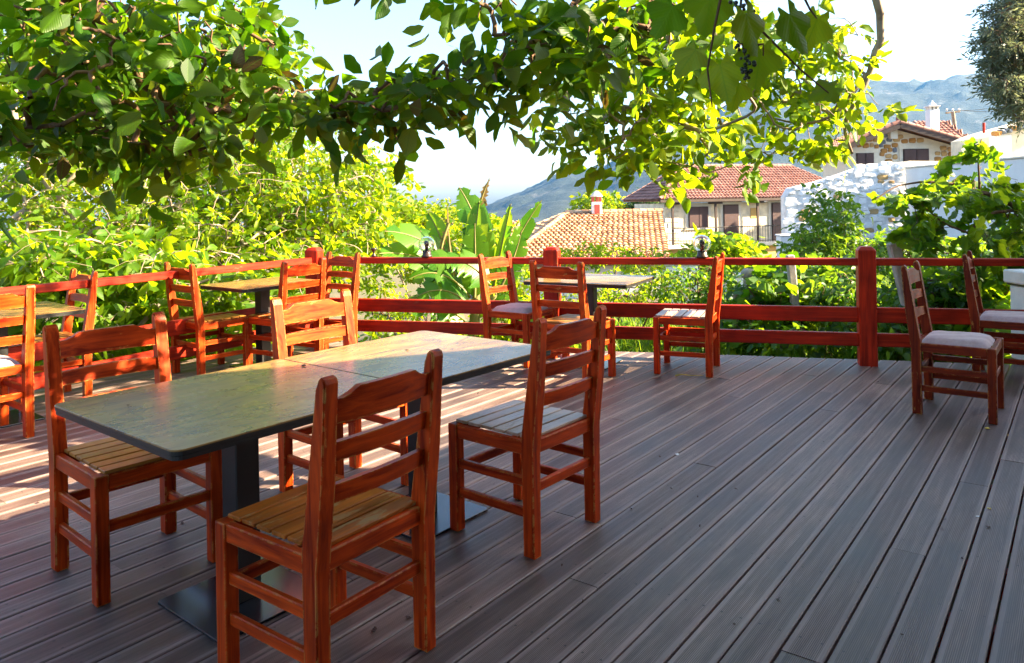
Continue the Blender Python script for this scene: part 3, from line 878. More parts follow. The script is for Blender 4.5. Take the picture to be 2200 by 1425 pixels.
def compound(pts, out, rng, per=1, pairs=2, length=0.28, leaf=0.12, droop=0.35, spread=0.8, upn=0.55, flat=0.35):
    """pinnate leaves hung at the twig ends: leaflet base, direction, normal, size arrays and the stalk lines"""
    P, DX, NZ, SZ, stalk = [], [], [], [], []
    for i in range(len(pts)):
        for _ in range(per):
            d = out[i] * 0.5 + rng.normal(size=3) * spread; d[2] = d[2] * flat - droop * rng.uniform(0.2, 1.2); d = unit(d)
            up = unit(np.array([0, 0, 1.0]) * upn + rng.normal(size=3) * 0.42)
            sd = unit(np.cross(d, up)); L_ = length * rng.uniform(0.65, 1.25); base = pts[i]
            stalk.append((base, base + d * L_ * 0.5 + np.array([0, 0, 0.03 * L_]), base + d * L_ + np.array([0, 0, -0.10 * L_])))
            npair = pairs + rng.integers(0, 2)
            for k in range(npair + 1):
                f = 0.35 + 0.65 * k / npair; q = base + d * L_ * f + np.array([0, 0, -0.1 * L_ * f * f])
                s = leaf * (0.72 + 0.38 * f) * rng.uniform(0.78, 1.18)
                for sg in ((0,) if k == npair else (1, -1)):
                    if rng.random() < 0.06: continue
                    dd = unit(d * (1.0 if sg == 0 else 0.5) + sd * sg * 0.95 + rng.normal(size=3) * 0.22 + np.array([0, 0, -0.25 * rng.random()]))
                    P.append(q); DX.append(dd); NZ.append(unit(up + rng.normal(size=3) * 0.38)); SZ.append(s)
    return np.array(P), np.array(DX), np.array(NZ), np.array(SZ), stalk

def limb(*q):
    """limb from (u, v, d, radius) stations"""
    return [at(u, v, d) for u, v, d, r in q], [r for *_, r in q]
def wlimb(*q): return [Vector(p[:3]) for p in q], [p[3] for p in q]

def tree(name, label, cat, base, limbs, pts, rng, leafm, barkm, tpls, cfg, gcfg={}, group=None, picked=0, crown='crown'):
    o = empty(name, base, label=label, cat=cat, group=group)
    tb = Tubes()
    out = grow(limbs, pts, rng, tb, **gcfg)
    P, DX, NZ, SZ, stalk = compound(pts, out, rng, **cfg)
    if cfg.get('length', 0.28) > 0.2:
        for st in stalk: tb.add(st, [0.0022, 0.0016, 0.0011], 3)
    t = link('trunk', tb.mesh('trunk'), o, barkm, True)
    t.location = -Vector(base)
    sel = np.zeros(len(P), bool)
    if picked:
        rel_ = P - np.array([0, 0, CAM_H]); vis = (rel_[:, 1] > 0.5) & (np.abs(rel_[:, 0] / rel_[:, 1]) < 0.68) & (rel_[:, 2] / rel_[:, 1] < 0.27)
        score = np.where(vis, SZ / np.maximum(rel_[:, 1], 0.3), 0); sel[np.argsort(-score)[:picked]] = True
    c = link(crown, scatter(crown, tpls, P[~sel], DX[~sel], NZ[~sel], SZ[~sel], rng), o, leafm, picked > 0)
    c.location = -Vector(base)
    if picked:
        tm = []
        for k, (V, T, UV) in enumerate(tpls):
            me = mesh_np('leaf', V, T, UV); me.materials.append(leafm); me.polygons.foreach_set('use_smooth', [True] * len(me.polygons)); tm.append(me)
        Fm = frames(DX, NZ)
        for i in np.where(sel)[0]:
            lf = link('leaf', tm[int(rng.integers(0, len(tm)))], c)
            m = Matrix.Identity(4)
            sc = np.array([1, rng.uniform(0.82, 1.15), rng.uniform(-0.5, 2.6)]) * SZ[i]
            for r in range(3):
                for q in range(3): m[r][q] = Fm[i][r, q] * sc[q]
                m[r][3] = P[i][r]
            lf.matrix_basis = m
    return o

# ---- the big walnut whose boughs hang over the deck
r1 = np.random.default_rng(101)
near_limbs = [
    wlimb((-2.6, 0.35, -0.3, 0.17), (-2.55, 0.45, 1.2, 0.15), (-2.35, 0.9, 2.4, 0.12), (-2.0, 1.7, 2.8, 0.09), (-1.75, 2.3, 2.7, 0.06)),
    limb((150, -90, 2.5, 0.045), (190, 10, 2.7, 0.030), (245, 95, 2.8, 0.026), (325, 185, 2.85, 0.023), (365, 235, 2.9, 0.019), (420, 312, 3.0, 0.012)),
    limb((130, -60, 2.6, 0.03), (150, 60, 2.75, 0.017), (160, 120, 2.85, 0.016), (205, 155, 2.9, 0.014), (290, 160, 3.0, 0.011), (420, 185, 3.2, 0.009), (560, 215, 3.3, 0.006)),
    limb((175, 0, 2.7, 0.014), (150, 90, 2.6, 0.010), (60, 190, 2.5, 0.007)),
    wlimb((-2.0, 1.7, 2.8, 0.07), (-1.0, 2.2, 2.75, 0.05), (0.0, 2.5, 2.45, 0.035), (0.25, 2.7, 2.05, 0.02)),
    limb((1180, 40, 2.7, 0.018), (1120, 120, 2.75, 0.012), (1000, 170, 2.8, 0.010), (860, 215, 2.85, 0.007), (730, 240, 2.9, 0.005)),
]
EN = [(120, 40, 200, 110, 2.3, 3.6), (330, 90, 200, 120, 2.4, 3.6), (520, 80, 85, 100, 2.9, 3.8), (120, 205, 170, 95, 2.3, 3.2), (330, 225, 180, 85, 2.5, 3.3), (500, 205, 110, 60, 2.7, 3.5), (240, 305, 170, 38, 2.5, 3.0), (40, 260, 80, 65, 2.4, 3.0), (430, 300, 60, 35, 2.6, 3.0)]
EM = [(640, 210, 80, 25, 2.7, 3.2), (770, 225, 100, 38, 2.4, 2.9), (880, 195, 100, 45, 2.4, 2.9), (990, 165, 80, 42, 2.4, 2.9)]
EC = [(800, -62, 110, 18, 2.4, 2.7), (1080, 35, 85, 65, 2.4, 2.9), (1190, 80, 95, 95, 2.4, 3.0), (1110, 140, 90, 48, 2.4, 2.9), (1300, 20, 120, 65, 2.5, 3.1), (1450, 30, 90, 70, 2.6, 3.2)]
p1 = np.concatenate([in_ellipses(EN, 330, r1), in_ellipses(EM, 80, r1), in_ellipses(EC, 110, r1),
    in_balls([(0.2, 2.4, 2.75, 1.3, 0.45, 0.28), (1.3, 2.45, 2.7, 0.7, 0.45, 0.25), (-1.6, 2.0, 2.8, 1.2, 0.8, 0.3)], 150, r1)])
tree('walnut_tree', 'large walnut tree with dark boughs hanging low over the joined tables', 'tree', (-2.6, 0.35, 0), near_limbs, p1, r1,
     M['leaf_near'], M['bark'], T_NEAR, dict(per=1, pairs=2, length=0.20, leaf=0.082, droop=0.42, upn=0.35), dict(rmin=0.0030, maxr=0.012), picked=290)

# ---- second walnut: lit boughs in the middle and by the stone house
r2 = np.random.default_rng(202)
right_limbs = [
    wlimb((3.55, 2.75, -0.3, 0.13), (3.45, 3.0, 1.3, 0.11), (3.2, 3.5, 2.4, 0.085), (2.75, 4.0, 2.85, 0.06), (2.25, 4.3, 2.75, 0.04)),
    limb((1870, -40, 5.2, 0.034), (1893, 50, 5.25, 0.028), (1870, 150, 5.3, 0.023), (1835, 225, 5.3, 0.018), (1815, 275, 5.35, 0.014), (1832, 330, 5.4, 0.009)),
    limb((1860, 160, 5.3, 0.016), (1800, 240, 5.3, 0.013), (1730, 265, 5.35, 0.009), (1640, 250, 5.4, 0.006)),
    wlimb((2.75, 4.0, 2.85, 0.05), (1.6, 4.2, 2.85, 0.04), (0.9, 4.3, 2.45, 0.026)),
    limb((1430, 20, 4.3, 0.022), (1440, 90, 4.35, 0.017), (1480, 120, 4.4, 0.010)),
    limb((1590, 190, 4.2, 0.010), (1620, 240, 4.3, 0.008), (1510, 290, 4.4, 0.010), (1525, 325, 4.4, 0.007), (1480, 360, 4.5, 0.004)),
]
ER = [(1330, 70, 130, 70, 4.1, 4.8), (1280, 215, 110, 75, 4.1, 4.7), (1420, 170, 140, 110, 4.1, 5.0), (1340, 290, 110, 60, 4.1, 4.7), (1490, 285, 130, 75, 4.2, 5.0), (1500, 90, 120, 90, 4.2, 5.2), (1660, 140, 120, 120, 5.0, 5.9), (1780, 120, 95, 110, 5.0, 5.8), (1640, 300, 120, 50, 5.0, 5.8), (1760, 240, 90, 80, 5.0, 5.8), (1850, 215, 40, 80, 5.1, 5.6), (1410, 350, 80, 28, 4.2, 4.8), (1560, 360, 70, 22, 4.6, 5.2)]
p2 = np.concatenate([in_ellipses(ER, 420, r2), in_balls([(2.6, 5.0, 3.35, 1.5, 0.8, 0.4), (1.2, 4.6, 3.1, 1.0, 0.5, 0.3)], 90, r2)])
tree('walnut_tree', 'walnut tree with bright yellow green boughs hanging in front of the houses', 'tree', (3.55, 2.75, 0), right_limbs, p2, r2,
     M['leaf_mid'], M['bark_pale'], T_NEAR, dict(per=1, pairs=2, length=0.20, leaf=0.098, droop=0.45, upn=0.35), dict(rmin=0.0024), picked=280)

# ---- the tall sunlit tree beyond the side railing
r3 = np.random.default_rng(303)
lt = Vector((-4.2, 10.2, -2.3))
left_limbs = [
    wlimb((-4.2, 10.2, -2.5, 0.22), (-4.1, 10.1, -1.2, 0.18), (-3.9, 10.0, 0.0, 0.13), (-3.5, 9.9, 1.0, 0.09)),
    limb((400, 570, 9.8, 0.07), (470, 520, 9.7, 0.055), (560, 480, 9.7, 0.04), (660, 440, 9.8, 0.028), (770, 400, 9.9, 0.014)),
    limb((410, 560, 9.9, 0.06), (470, 500, 9.9, 0.045), (520, 420, 9.9, 0.032), (600, 330, 10, 0.02), (640, 240, 10.1, 0.01)),
    wlimb((-4.0, 10.05, -0.5, 0.11), (-4.9, 9.6, 0.5, 0.08), (-5.5, 9.2, 1.5, 0.06), (-5.9, 9.0, 2.6, 0.035), (-5.6, 9.2, 3.6, 0.02)),
    limb((30, 470, 9.0, 0.05), (130, 410, 9.2, 0.04), (200, 330, 9.3, 0.028), (330, 250, 9.4, 0.015)),
    limb((150, 520, 9.2, 0.04), (270, 470, 9.2, 0.03), (380, 440, 9.3, 0.02), (560, 390, 9.4, 0.010)),
    limb((420, 590, 9.3, 0.05), (520, 560, 9.2, 0.035), (600, 520, 9.2, 0.024), (720, 510, 9.3, 0.012)),
]
EL = [(200, 430, 260, 130, 8.2, 11.5), (480, 420, 230, 130, 8.4, 11.5), (690, 430, 150, 110, 8.8, 11.2), (780, 380, 95, 65, 9.0, 10.8), (350, 560, 350, 110, 7.8, 11), (640, 550, 180, 90, 8.4, 11), (560, 330, 200, 90, 9, 11), (330, 250, 330, 160, 9.5, 12), (540, 130, 110, 130, 9.6, 11.5), (60, 200, 160, 220, 9, 12), (760, 500, 90, 70, 9, 11)]
p3 = in_ellipses(EL, 2900, r3)
tree('walnut_tree', 'tall sunlit lime green tree with pale branches beyond the side railing', 'tree', lt, left_limbs, p3, r3,
     M['leaf_lime'], M['bark_pale'], T_MID, dict(per=2, pairs=2, length=0.24, leaf=0.098, droop=0.3, upn=0.4), dict(rmin=0.0035, maxr=0.02, sides=4, jit=0.05))
# ---- lower boughs just outside the side railing
r4 = np.random.default_rng(404)
low_limbs = [wlimb((-4.9, 6.6, -2.2, 0.10), (-4.7, 6.7, -1.0, 0.08), (-4.3, 6.9, 0.0, 0.05), (-3.9, 7.1, 0.6, 0.03)),
             limb((-60, 600, 6.2, 0.03), (60, 570, 6.3, 0.02), (150, 520, 6.4, 0.012)), limb((250, 760, 6.6, 0.03), (360, 640, 6.8, 0.02), (480, 590, 7.0, 0.010))]
ELO = [(60, 560, 170, 80, 5.8, 7.2), (240, 600, 170, 100, 6.2, 7.6), (400, 620, 150, 90, 6.6, 8), (560, 640, 120, 80, 7.4, 8.8), (100, 740, 180, 110, 6.0, 7.6), (330, 740, 170, 70, 6.8, 8.2), (500, 720, 120, 60, 7.6, 9)]
p4 = in_ellipses(ELO, 520, r4)
tree('walnut_sapling', 'leafy walnut sapling pressing green boughs against the side railing', 'tree', (-4.9, 6.6, -2.0), low_limbs, p4, r4,
     M['leaf_mid'], M['bark_pale'], T_MID, dict(per=2, pairs=2, length=0.26, leaf=0.14, droop=0.25), dict(rmin=0.0025, maxr=0.02, sides=4, jit=0.05))

# ------------------------------------------------------------------ shrubs and garden
def shrub(name, label, E, n, leaf, mat, seed, tpls=None, cat='shrub', bark='vine_bark', per=2, length=None, pairs=1, group='shrubs in the garden beyond the railing', stems=5, spread=0.8, droop=0.15, upn=0.6):
    r = np.random.default_rng(seed); P = in_ellipses(E, n, r)
    c = P.mean(0); lo = P[:, 2].min(); bx, by = c[0], c[1]; bz = min(gz1(bx, by), lo - 0.1)
    limbs = []
    for _ in range(stems):
        q = P[r.integers(0, len(P))]; m_ = np.array([bx, by, bz]) * 0.4 + q * 0.6 + r.normal(size=3) * 0.06
        h = max(0.3, q[2] - bz); rr = 0.010 + 0.006 * h
        limbs.append(([Vector((bx + r.normal() * 0.08, by + r.normal() * 0.08, bz - 0.1)), Vector(m_), Vector(q)], [rr, rr * 0.7, rr * 0.25]))
    return tree(name, label, cat, (bx, by, bz), limbs, P, r, M[mat], M[bark], tpls or T_MID, dict(per=per, pairs=pairs, length=length or leaf * 1.6, leaf=leaf, droop=droop, spread=spread, upn=upn),
                dict(rmin=0.0018, maxr=0.012, sides=3), group=group, crown='foliage')

shrub('bush', 'yellow green bush filling the gap under the square table', [(1300, 625, 110, 50, 8.5, 10.5), (1230, 690, 60, 40, 8.5, 10), (1400, 620, 70, 45, 9, 10.5)], 240, 0.065, 'leaf_lime', 31)
shrub('bush', 'bright bush spreading over the tiled roof edge behind the middle post', [(1300, 545, 130, 22, 14, 17), (1400, 570, 70, 30, 13, 15.5), (1240, 560, 60, 20, 14, 16)], 230, 0.09, 'leaf_lime', 32)
shrub('bush', 'dense green bush behind the lone grey seated chair', [(1480, 630, 80, 60, 9, 10.5), (1540, 610, 50, 70, 9.2, 10.6), (1450, 690, 60, 40, 8.6, 9.8)], 250, 0.07, 'leaf_shrub', 33)
shrub('fig_bush', 'rounded fig bush with pale leaves below the house balcony', [(1555, 525, 58, 32, 17, 19), (1530, 550, 70, 25, 17, 19), (1590, 560, 60, 30, 17, 19)], 210, 0.19, 'leaf_mid', 34)
shrub('bush', 'upright bush with long shoots against the white rubble wall', [(1770, 500, 70, 55, 13, 15.5), (1740, 540, 70, 30, 13, 15), (1810, 460, 35, 40, 13, 15), (1760, 440, 12, 45, 13.6, 14.2), (1800, 425, 10, 40, 13.6, 14.2), (1830, 530, 60, 35, 13, 15)], 330, 0.11, 'leaf_shrub', 35)
shrub('bush', 'broad leaved garden plants around the foot of the thin leaning stake', [(1660, 610, 70, 55, 8.3, 9.6), (1720, 650, 60, 50, 8, 9.4), (1610, 700, 60, 40, 7.8, 9)], 170, 0.13, 'leaf_vine', 36, T_GRAPEF)
shrub('bush', 'shaded leafy plants behind the tall red railing post', [(1800, 640, 60, 60, 7.6, 9), (1840, 700, 60, 50, 7.2, 8.4), (1770, 590, 60, 50, 8.6, 10), (1700, 730, 80, 25, 7.2, 8)], 240, 0.10, 'leaf_shrub', 37)
shrub('bush', 'dark glossy bush behind the mauve cushioned chair in the open', [(1960, 660, 90, 70, 6.9, 8.2), (2060, 620, 90, 80, 7, 8.4), (1960, 740, 90, 35, 6.6, 7.4)], 330, 0.11, 'leaf_shrub', 38)
shrub('bush', 'leafy bush crowding the railing beside the white pillar', [(2150, 640, 90, 90, 6.8, 8.2), (2130, 740, 90, 40, 6.5, 7.4), (2210, 560, 70, 70, 7, 8.4)], 300, 0.12, 'leaf_vine', 39, T_GRAPEF)
shrub('bush', 'green shrub mass between the leaning stake and the grapevine', [(1900, 560, 80, 45, 8.5, 10), (1960, 520, 70, 40, 8.5, 10), (2040, 550, 80, 50, 8.2, 9.6), (2100, 530, 60, 40, 9, 10)], 230, 0.09, 'leaf_shrub', 40)
shrub('bush', 'low yellow green undergrowth below the banana plant', [(840, 670, 70, 45, 9.8, 11), (810, 600, 50, 35, 9.8, 11), (1000, 715, 130, 25, 8.8, 10.2), (900, 725, 120, 22, 8.5, 9.6)], 240, 0.075, 'leaf_lime', 41)
shrub('bush', 'bright leafy bush behind the cushioned orange chair', [(1080, 660, 60, 60, 9.2, 10.6), (1130, 620, 60, 60, 9.4, 10.8), (1140, 710, 70, 30, 8.8, 9.8)], 230, 0.08, 'leaf_lime', 42)
shrub('lime_tree', 'yellow green tree standing behind the banana leaves', [(870, 448, 65, 26, 14, 17), (940, 462, 40, 22, 14, 17), (830, 460, 50, 60, 14, 17), (850, 520, 60, 50, 13, 16), (880, 480, 50, 45, 15, 18), (930, 490, 60, 45, 15, 18), (1000, 460, 35, 45, 15, 17.5), (1060, 500, 40, 40, 15, 17.5), (950, 560, 110, 50, 14, 17)], 800, 0.11, 'leaf_lime', 43, None, 'tree', 'bark_pale', length=0.22, pairs=2, group='trees beyond the deck')
shrub('round_tree', 'round green tree behind the chimney of the tiled house', [(1283, 440, 42, 34, 56, 62), (1310, 445, 28, 22, 56, 60)], 240, 0.45, 'leaf_mid', 44, T_FAR, 'tree', 'bark', group='trees beyond the deck')
shrub('conifer', 'dark feathery conifer beside the balcony house roof', [(1385, 430, 10, 25, 56, 60), (1385, 446, 30, 18, 56, 60), (1400, 440, 20, 18, 56, 60)], 200, 0.40, 'leaf_pine', 45, T_OLIVE, 'tree', 'bark', group='trees beyond the deck', per=4)

ro = np.random.default_rng(66)
ob = at(2330, 480, 14.0); obz = gz1(ob.x, ob.y)
olimbs = [([Vector((ob.x, ob.y, obz - .2)), at(2320, 350, 14), at(2260, 220, 14), at(2210, 120, 14)], [0.22, 0.17, 0.12, 0.06]), limb((2310, 330, 14, 0.1), (2240, 280, 13.8, 0.05), (2170, 230, 13.6, 0.02)), limb((2260, 220, 14, 0.08), (2200, 60, 14.2, 0.04), (2150, -20, 14.2, 0.015))]
OE = [(2190, 60, 75, 80, 12.5, 15), (2170, 170, 65, 55, 12.5, 15), (2230, 210, 80, 60, 12.5, 15.5), (2290, 90, 90, 120, 12.5, 15.5), (2250, -60, 100, 70, 12.5, 15.5), (2140, 110, 40, 45, 13, 14.5)]
po = in_ellipses(OE, 1300, ro)
tree('olive_tree', 'grey green olive tree rising above the plastered wall', 'tree', (ob.x, ob.y, obz), olimbs, po, ro, M['leaf_olive'], M['bark'], T_OLIVE, dict(per=4, pairs=3, length=0.26, leaf=0.12, droop=0.1, spread=1.0), dict(rmin=0.004, maxr=0.03, sides=3))

# ---- grapevine on the garden side
rv = np.random.default_rng(77)
vl = [limb((2290, 700, 7.2, 0.028), (2260, 560, 7.2, 0.026), (2190, 452, 7.1, 0.024), (2105, 412, 7.0, 0.020), (2010, 392, 7.0, 0.012), (1930, 400, 6.9, 0.007), (1880, 430, 6.8, 0.004)),
      limb((2105, 412, 7.0, 0.012), (2103, 350, 7.0, 0.008), (2108, 300, 7.0, 0.005)),
      limb((2080, 500, 6.9, 0.016), (2130, 460, 7.0, 0.016), (2190, 452, 7.1, 0.016)), limb((2080, 500, 6.9, 0.012), (2030, 480, 6.8, 0.008), (1980, 440, 6.8, 0.005))]
VE = [(1960, 420, 70, 35, 6.5, 7.3), (2040, 400, 60, 40, 6.6, 7.4), (2120, 420, 60, 50, 6.6, 7.4), (2110, 330, 22, 45, 6.8, 7.2), (2180, 430, 60, 60, 6.6, 7.4), (2040, 470, 70, 40, 6.5, 7.2), (2140, 510, 80, 50, 6.5, 7.2), (1990, 500, 60, 35, 6.5, 7.2), (2210, 480, 50, 70, 6.7, 7.4)]
pv = in_ellipses(VE, 95, rv)
tree('grapevine', 'grapevine with lobed leaves sprawling over the garden wall side', 'vine', tuple(at(2290, 700, 7.2)), vl, pv, rv, M['leaf_vine'], M['vine_bark'], T_GRAPE, dict(per=2, pairs=1, length=0.16, leaf=0.105, droop=0.5, upn=0.2), dict(rmin=0.002, maxr=0.008, sides=4), picked=250)

# ---- grape shoot with ripening bunches hanging close overhead
rg2 = np.random.default_rng(88)
gv = empty('grape_shoot', tuple(at(1560, -60, 1.9)), label='grape shoot with broad lobed leaves and dark bunches hanging close overhead', cat='vine')
gb = Vector(gv.location)
tb = Tubes()
for q in ([(1600, -60, 1.9), (1590, 20, 1.85), (1588, 60, 1.85), (1600, 120, 1.85)], [(1560, -60, 1.9), (1535, 60, 1.9), (1520, 150, 1.9), (1530, 230, 1.9)], [(1580, -40, 1.9), (1640, 70, 1.9), (1720, 150, 1.95), (1780, 200, 2.0)], [(1600, 100, 1.85), (1640, 95, 1.85), (1640, 120, 1.85)], [(1700, -60, 1.9), (1740, 20, 1.95), (1755, 40, 1.95)]):
    tb.add([at(*p) - gb for p in q], list(np.linspace(0.004, 0.0018, len(q))), 6)
# the shoot runs back along the roof of boughs to the walnut limb
tb.add([Vector((0, 0, 0)), at(1400, -180, 2.1) - gb, Vector((0.0, 2.5, 2.45)) - gb], [0.006, 0.007, 0.008], 6)
link('stem', tb.mesh('stem'), gv, M['vine_bark'], True)
gl = []
for k, (V, T, UV) in enumerate(T_GRAPE):
    me = mesh_np('leaf', V, T, UV); me.materials.append(M['leaf_vine']); gl.append(me)
for (u, v, d, s, rot, tilt, sw) in ((1635, 95, 1.85, 0.125, -95, 20, 0.2), (1545, 130, 1.9, 0.12, -80, -15, -0.3), (1600, 20, 1.8, 0.13, -70, 25, 0.5), (1690, 20, 1.9, 0.14, -60, 30, 0.3), (1760, 30, 2.0, 0.12, -110, 10, 0.2), (1800, 185, 2.0, 0.09, -160, 40, 0.2), (1500, 100, 1.95, 0.11, -130, 40, -0.4), (1530, -20, 1.9, 0.13, -100, 0, 0.0), (1450, 5, 2.0, 0.12, -120, 25, 0.3), (1590, 170, 1.95, 0.10, -100, 60, 0.6)):
    s *= 0.84; a = math.radians(rot); d_ = Vector((math.cos(a), 0.25 * sw, math.sin(a))).normalized()
    nz = Vector((sw, -1.0, math.tan(math.radians(tilt)))).normalized()
    x = d_; y = nz.cross(x).normalized(); z = x.cross(y)
    m = Matrix.Identity(4); p = at(u, v, d) - gb
    for r in range(3): m[r][0], m[r][1], m[r][2], m[r][3] = x[r] * s, y[r] * s, z[r] * s, p[r]
    lf = link('leaf', gl[int(rg2.integers(0, 3))], gv); lf.matrix_basis = m
bm = bmesh.new(); bmesh.ops.create_icosphere(bm, subdivisions=2, radius=1.0); berry = bpy.data.meshes.new('berry'); bm.to_mesh(berry); bm.free()
mb, ntb, pb = new_mat('unripe_dark_grape'); pb.inputs['Base Color'].default_value = (0.018, 0.030, 0.018, 1); pb.inputs['Roughness'].default_value = 0.35
berry.materials.append(mb); berry.polygons.foreach_set('use_smooth', [True] * len(berry.polygons))
for (u, v, rv_, n) in ((1588, 45, 45, 26), (1603, 130, 40, 34)):
    for i in range(n):
        f = rg2.random(); w = 16 * (1 - 0.55 * f)
        p = at(u + rg2.normal() * w * 0.8, v - rv_ + 2 * rv_ * f, 1.84 + rg2.normal() * 0.012) - gb
        b = link('berry', berry, gv); b.location = p; s_ = 0.0052 * rg2.uniform(0.75, 1.15); b.scale = (s_, s_, s_)

# ------------------------------------------------------------------ banana plant
M['banana'] = leaf_mat('banana_leaf', (0.028, 0.115, 0.010), (0.075, 0.17, 0.014), (0.18, 0.46, 0.012), (0.48, 0.66, 0.02), 0.45, 0.32, True)
M['banana_dry'] = leaf_mat('dry_banana_leaf', (0.20, 0.11, 0.03), (0.34, 0.22, 0.07), (0.4, 0.25, 0.06), (0.5, 0.34, 0.1), 0.35, 0.7)
M['banana_stem'] = plain_mat('banana_stem', (0.20, 0.17, 0.05), 0.6, 0, 0.4, 6, 0.2)
rb = np.random.default_rng(99)
BB = at(975, 790, 9.6); ban = empty('banana_plant', tuple(BB), label='banana plant with broad torn leaves standing behind the railing', cat='plant')
def banana_leaf(p0, p1, p2, width, face, fold=0.25, torn=0.35, mat='banana', ragged=False):
    """paddle leaf along a curve p0-p1-p2 with torn strips; face is the blade's facing direction"""
    p0, p1, p2 = (at(*p) - BB for p in (p0, p1, p2))
    n = 30; V, T, UV = [], [], []
    C = [p0 * (1 - t) ** 2 + p1 * 2 * t * (1 - t) + p2 * t * t for t in np.linspace(0, 1, n + 1)]
    fv = Vector(face).normalized()
    def prof(t): return max(0.0, min(1, t * 5.5) ** 0.6 * min(1, (1 - t) * 3.4) ** 0.62)
    for sg in (1, -1):
        i = 0
        while i < n:
            seg = int(rb.integers(1, 4)) if ragged else int(rb.integers(2, 9))
            j = min(n, i + seg); sag = rb.uniform(0, 0.75) * (1 if rb.random() < torn + .2 or ragged else 0.25); gap = 0.6 if (ragged or rb.random() < torn + .25) else 0.0
            base = len(V)
            for q in range(i, j + 1):
                t = q / n; tt = min(1, max(0, (q + (gap * 0.6 if q == i else -gap * 0.6 if q == j else 0)) / n))
                c = C[q]; tn = (C[min(q + 1, n)] - C[max(q - 1, 0)]).normalized()
                sd = tn.cross(fv).normalized() * sg; nn = sd.cross(tn).normalized() * sg
                w = width * prof(t) * (rb.uniform(0.25, 0.7) if ragged else 1)
                mid = c + sd * w * 0.5 + fv * fold * w * 0.35 - Vector((0, 0, sag * w * 0.18))
                ce = C[min(n, max(0, int(round(tt * n))))].lerp(c, 0.5)
                edge = c + sd * w + tn * (0.22 * w) + fv * fold * w * 0.2 - Vector((0, 0, sag * w * 0.55)) + (tn * (gap * 0.07) * (1 if q == i else -1 if q == j else 0))
                V += [c, mid, edge]; UV += [(t * 3, 0.5), (t * 3, 0.5 + sg * 0.2), (t * 3, 0.5 + sg * 0.4)]
            for q in range(j - i):
                a = base + 3 * q
                for k_ in (0, 1): T += [(a + k_, a + k_ + 1, a + k_ + 4), (a + k_, a + k_ + 4, a + k_ + 3)]
            i = j
    me = mesh_np('leaf', np.array([tuple(v) for v in V]), np.array(T), np.array(UV))
    lf = link('leaf', me, ban, M[mat], True)
    tb = Tubes(); tb.add(C, list(np.linspace(0.020, 0.005, n + 1)), 5)
    link('midrib', tb.mesh('midrib'), lf, M['banana_stem'], True)
K = 9.6
banana_leaf((1038, 600, K), (1040, 480, K), (986, 402, K + .1), 0.19, (0.25, -1, 0.15), 0.3, 0.2)
banana_leaf((1012, 600, K - .1), (1018, 520, K - .1), (1030, 432, K), 0.17, (-0.4, -1, 0.1), 0.4, 0.2)
banana_leaf((1005, 600, K + .2), (1010, 480, K + .2), (1052, 383, K + .2), 0.15, (0.2, -1, 0.2), 0.1, 1, 'banana_dry', True)
banana_leaf((1020, 640, K - .2), (1022, 560, K - .2), (1020, 480, K - .2), 0.17, (0.1, -1, 0.1), 0.2, 0.3)
banana_leaf((1060, 620, K), (1075, 540, K), (1098, 438, K), 0.10, (-0.6, -1, 0.1), 0.5, 0.3)
banana_leaf((1070, 610, K - .1), (1100, 520, K - .1), (1164, 430, K - .1), 0.115, (0.7, -0.7, 0.5), 0.4, 0.6)
banana_leaf((1075, 620, K - .3), (1105, 560, K - .3), (1120, 500, K - .3), 0.14, (0.4, -1, 0.3), 0.4, 0.5)
banana_leaf((985, 600, K), (930, 500, K), (826, 497, K - .4), 0.21, (0.1, -0.9, 0.8), 0.1, 0.6)
banana_leaf((985, 610, K), (910, 535, K), (815, 545, K - .5), 0.21, (0.1, -0.9, 0.8), 0.1, 0.6)
banana_leaf((965, 590, K + .1), (955, 510, K + .1), (919, 456, K + .2), 0.13, (-0.3, -1, 0.2), 0.4, 0.3)
banana_leaf((1000, 590, K + .3), (960, 520, K + .3), (884, 488, K + .3), 0.09, (0.1, -0.7, 0.8), 0.5, 0.3)
banana_leaf((1050, 610, K - .4), (1000, 535, K - .5), (900, 562, K - .7), 0.21, (0.1, -0.8, 0.8), 0.1, 0.5)
banana_leaf((1010, 640, K - .1), (950, 560, K - .2), (880, 600, K - .3), 0.16, (0.1, -0.6, 0.8), 0.1, 0.5)
banana_leaf((1010, 660, K - .3), (960, 600, K - .4), (890, 640, K - .6), 0.19, (0.2, -0.6, 0.8), 0.1, 0.6)
banana_leaf((1000, 690, K - .3), (940, 640, K - .4), (850, 665, K - .6), 0.15, (0.2, -0.7, 0.7), 0.1, 0.6)
banana_leaf((1060, 660, K - .2), (1100, 620, K - .2), (1130, 690, K - .2), 0.14, (-0.2, -0.7, 0.7), 0.2, 0.5)
banana_leaf((985, 660, K - .1), (958, 500, K - .1), (962, 445, K - .1), 0.05, (0.2, -1, 0.1), 0.3, 1, 'banana_dry', True)
banana_leaf((965, 480, K - .15), (940, 540, K - .2), (945, 600, K - .2), 0.07, (0.2, -1, 0.1), 0.3, 1, 'banana_dry', True)
for (u0, u1, v1, d) in ((965, 985, 590, K), (1010, 1025, 610, K - .1), (1045, 1062, 620, K - .1)):
    tb = Tubes(); a, b = at(u0, 830, d) - BB, at(u1, v1, d) - BB
    tb.add([a, a.lerp(b, 0.4), a.lerp(b, 0.8), b], [0.095, 0.08, 0.06, 0.035], 10); link('stem', tb.mesh('stem'), ban, M['banana_stem'], True)

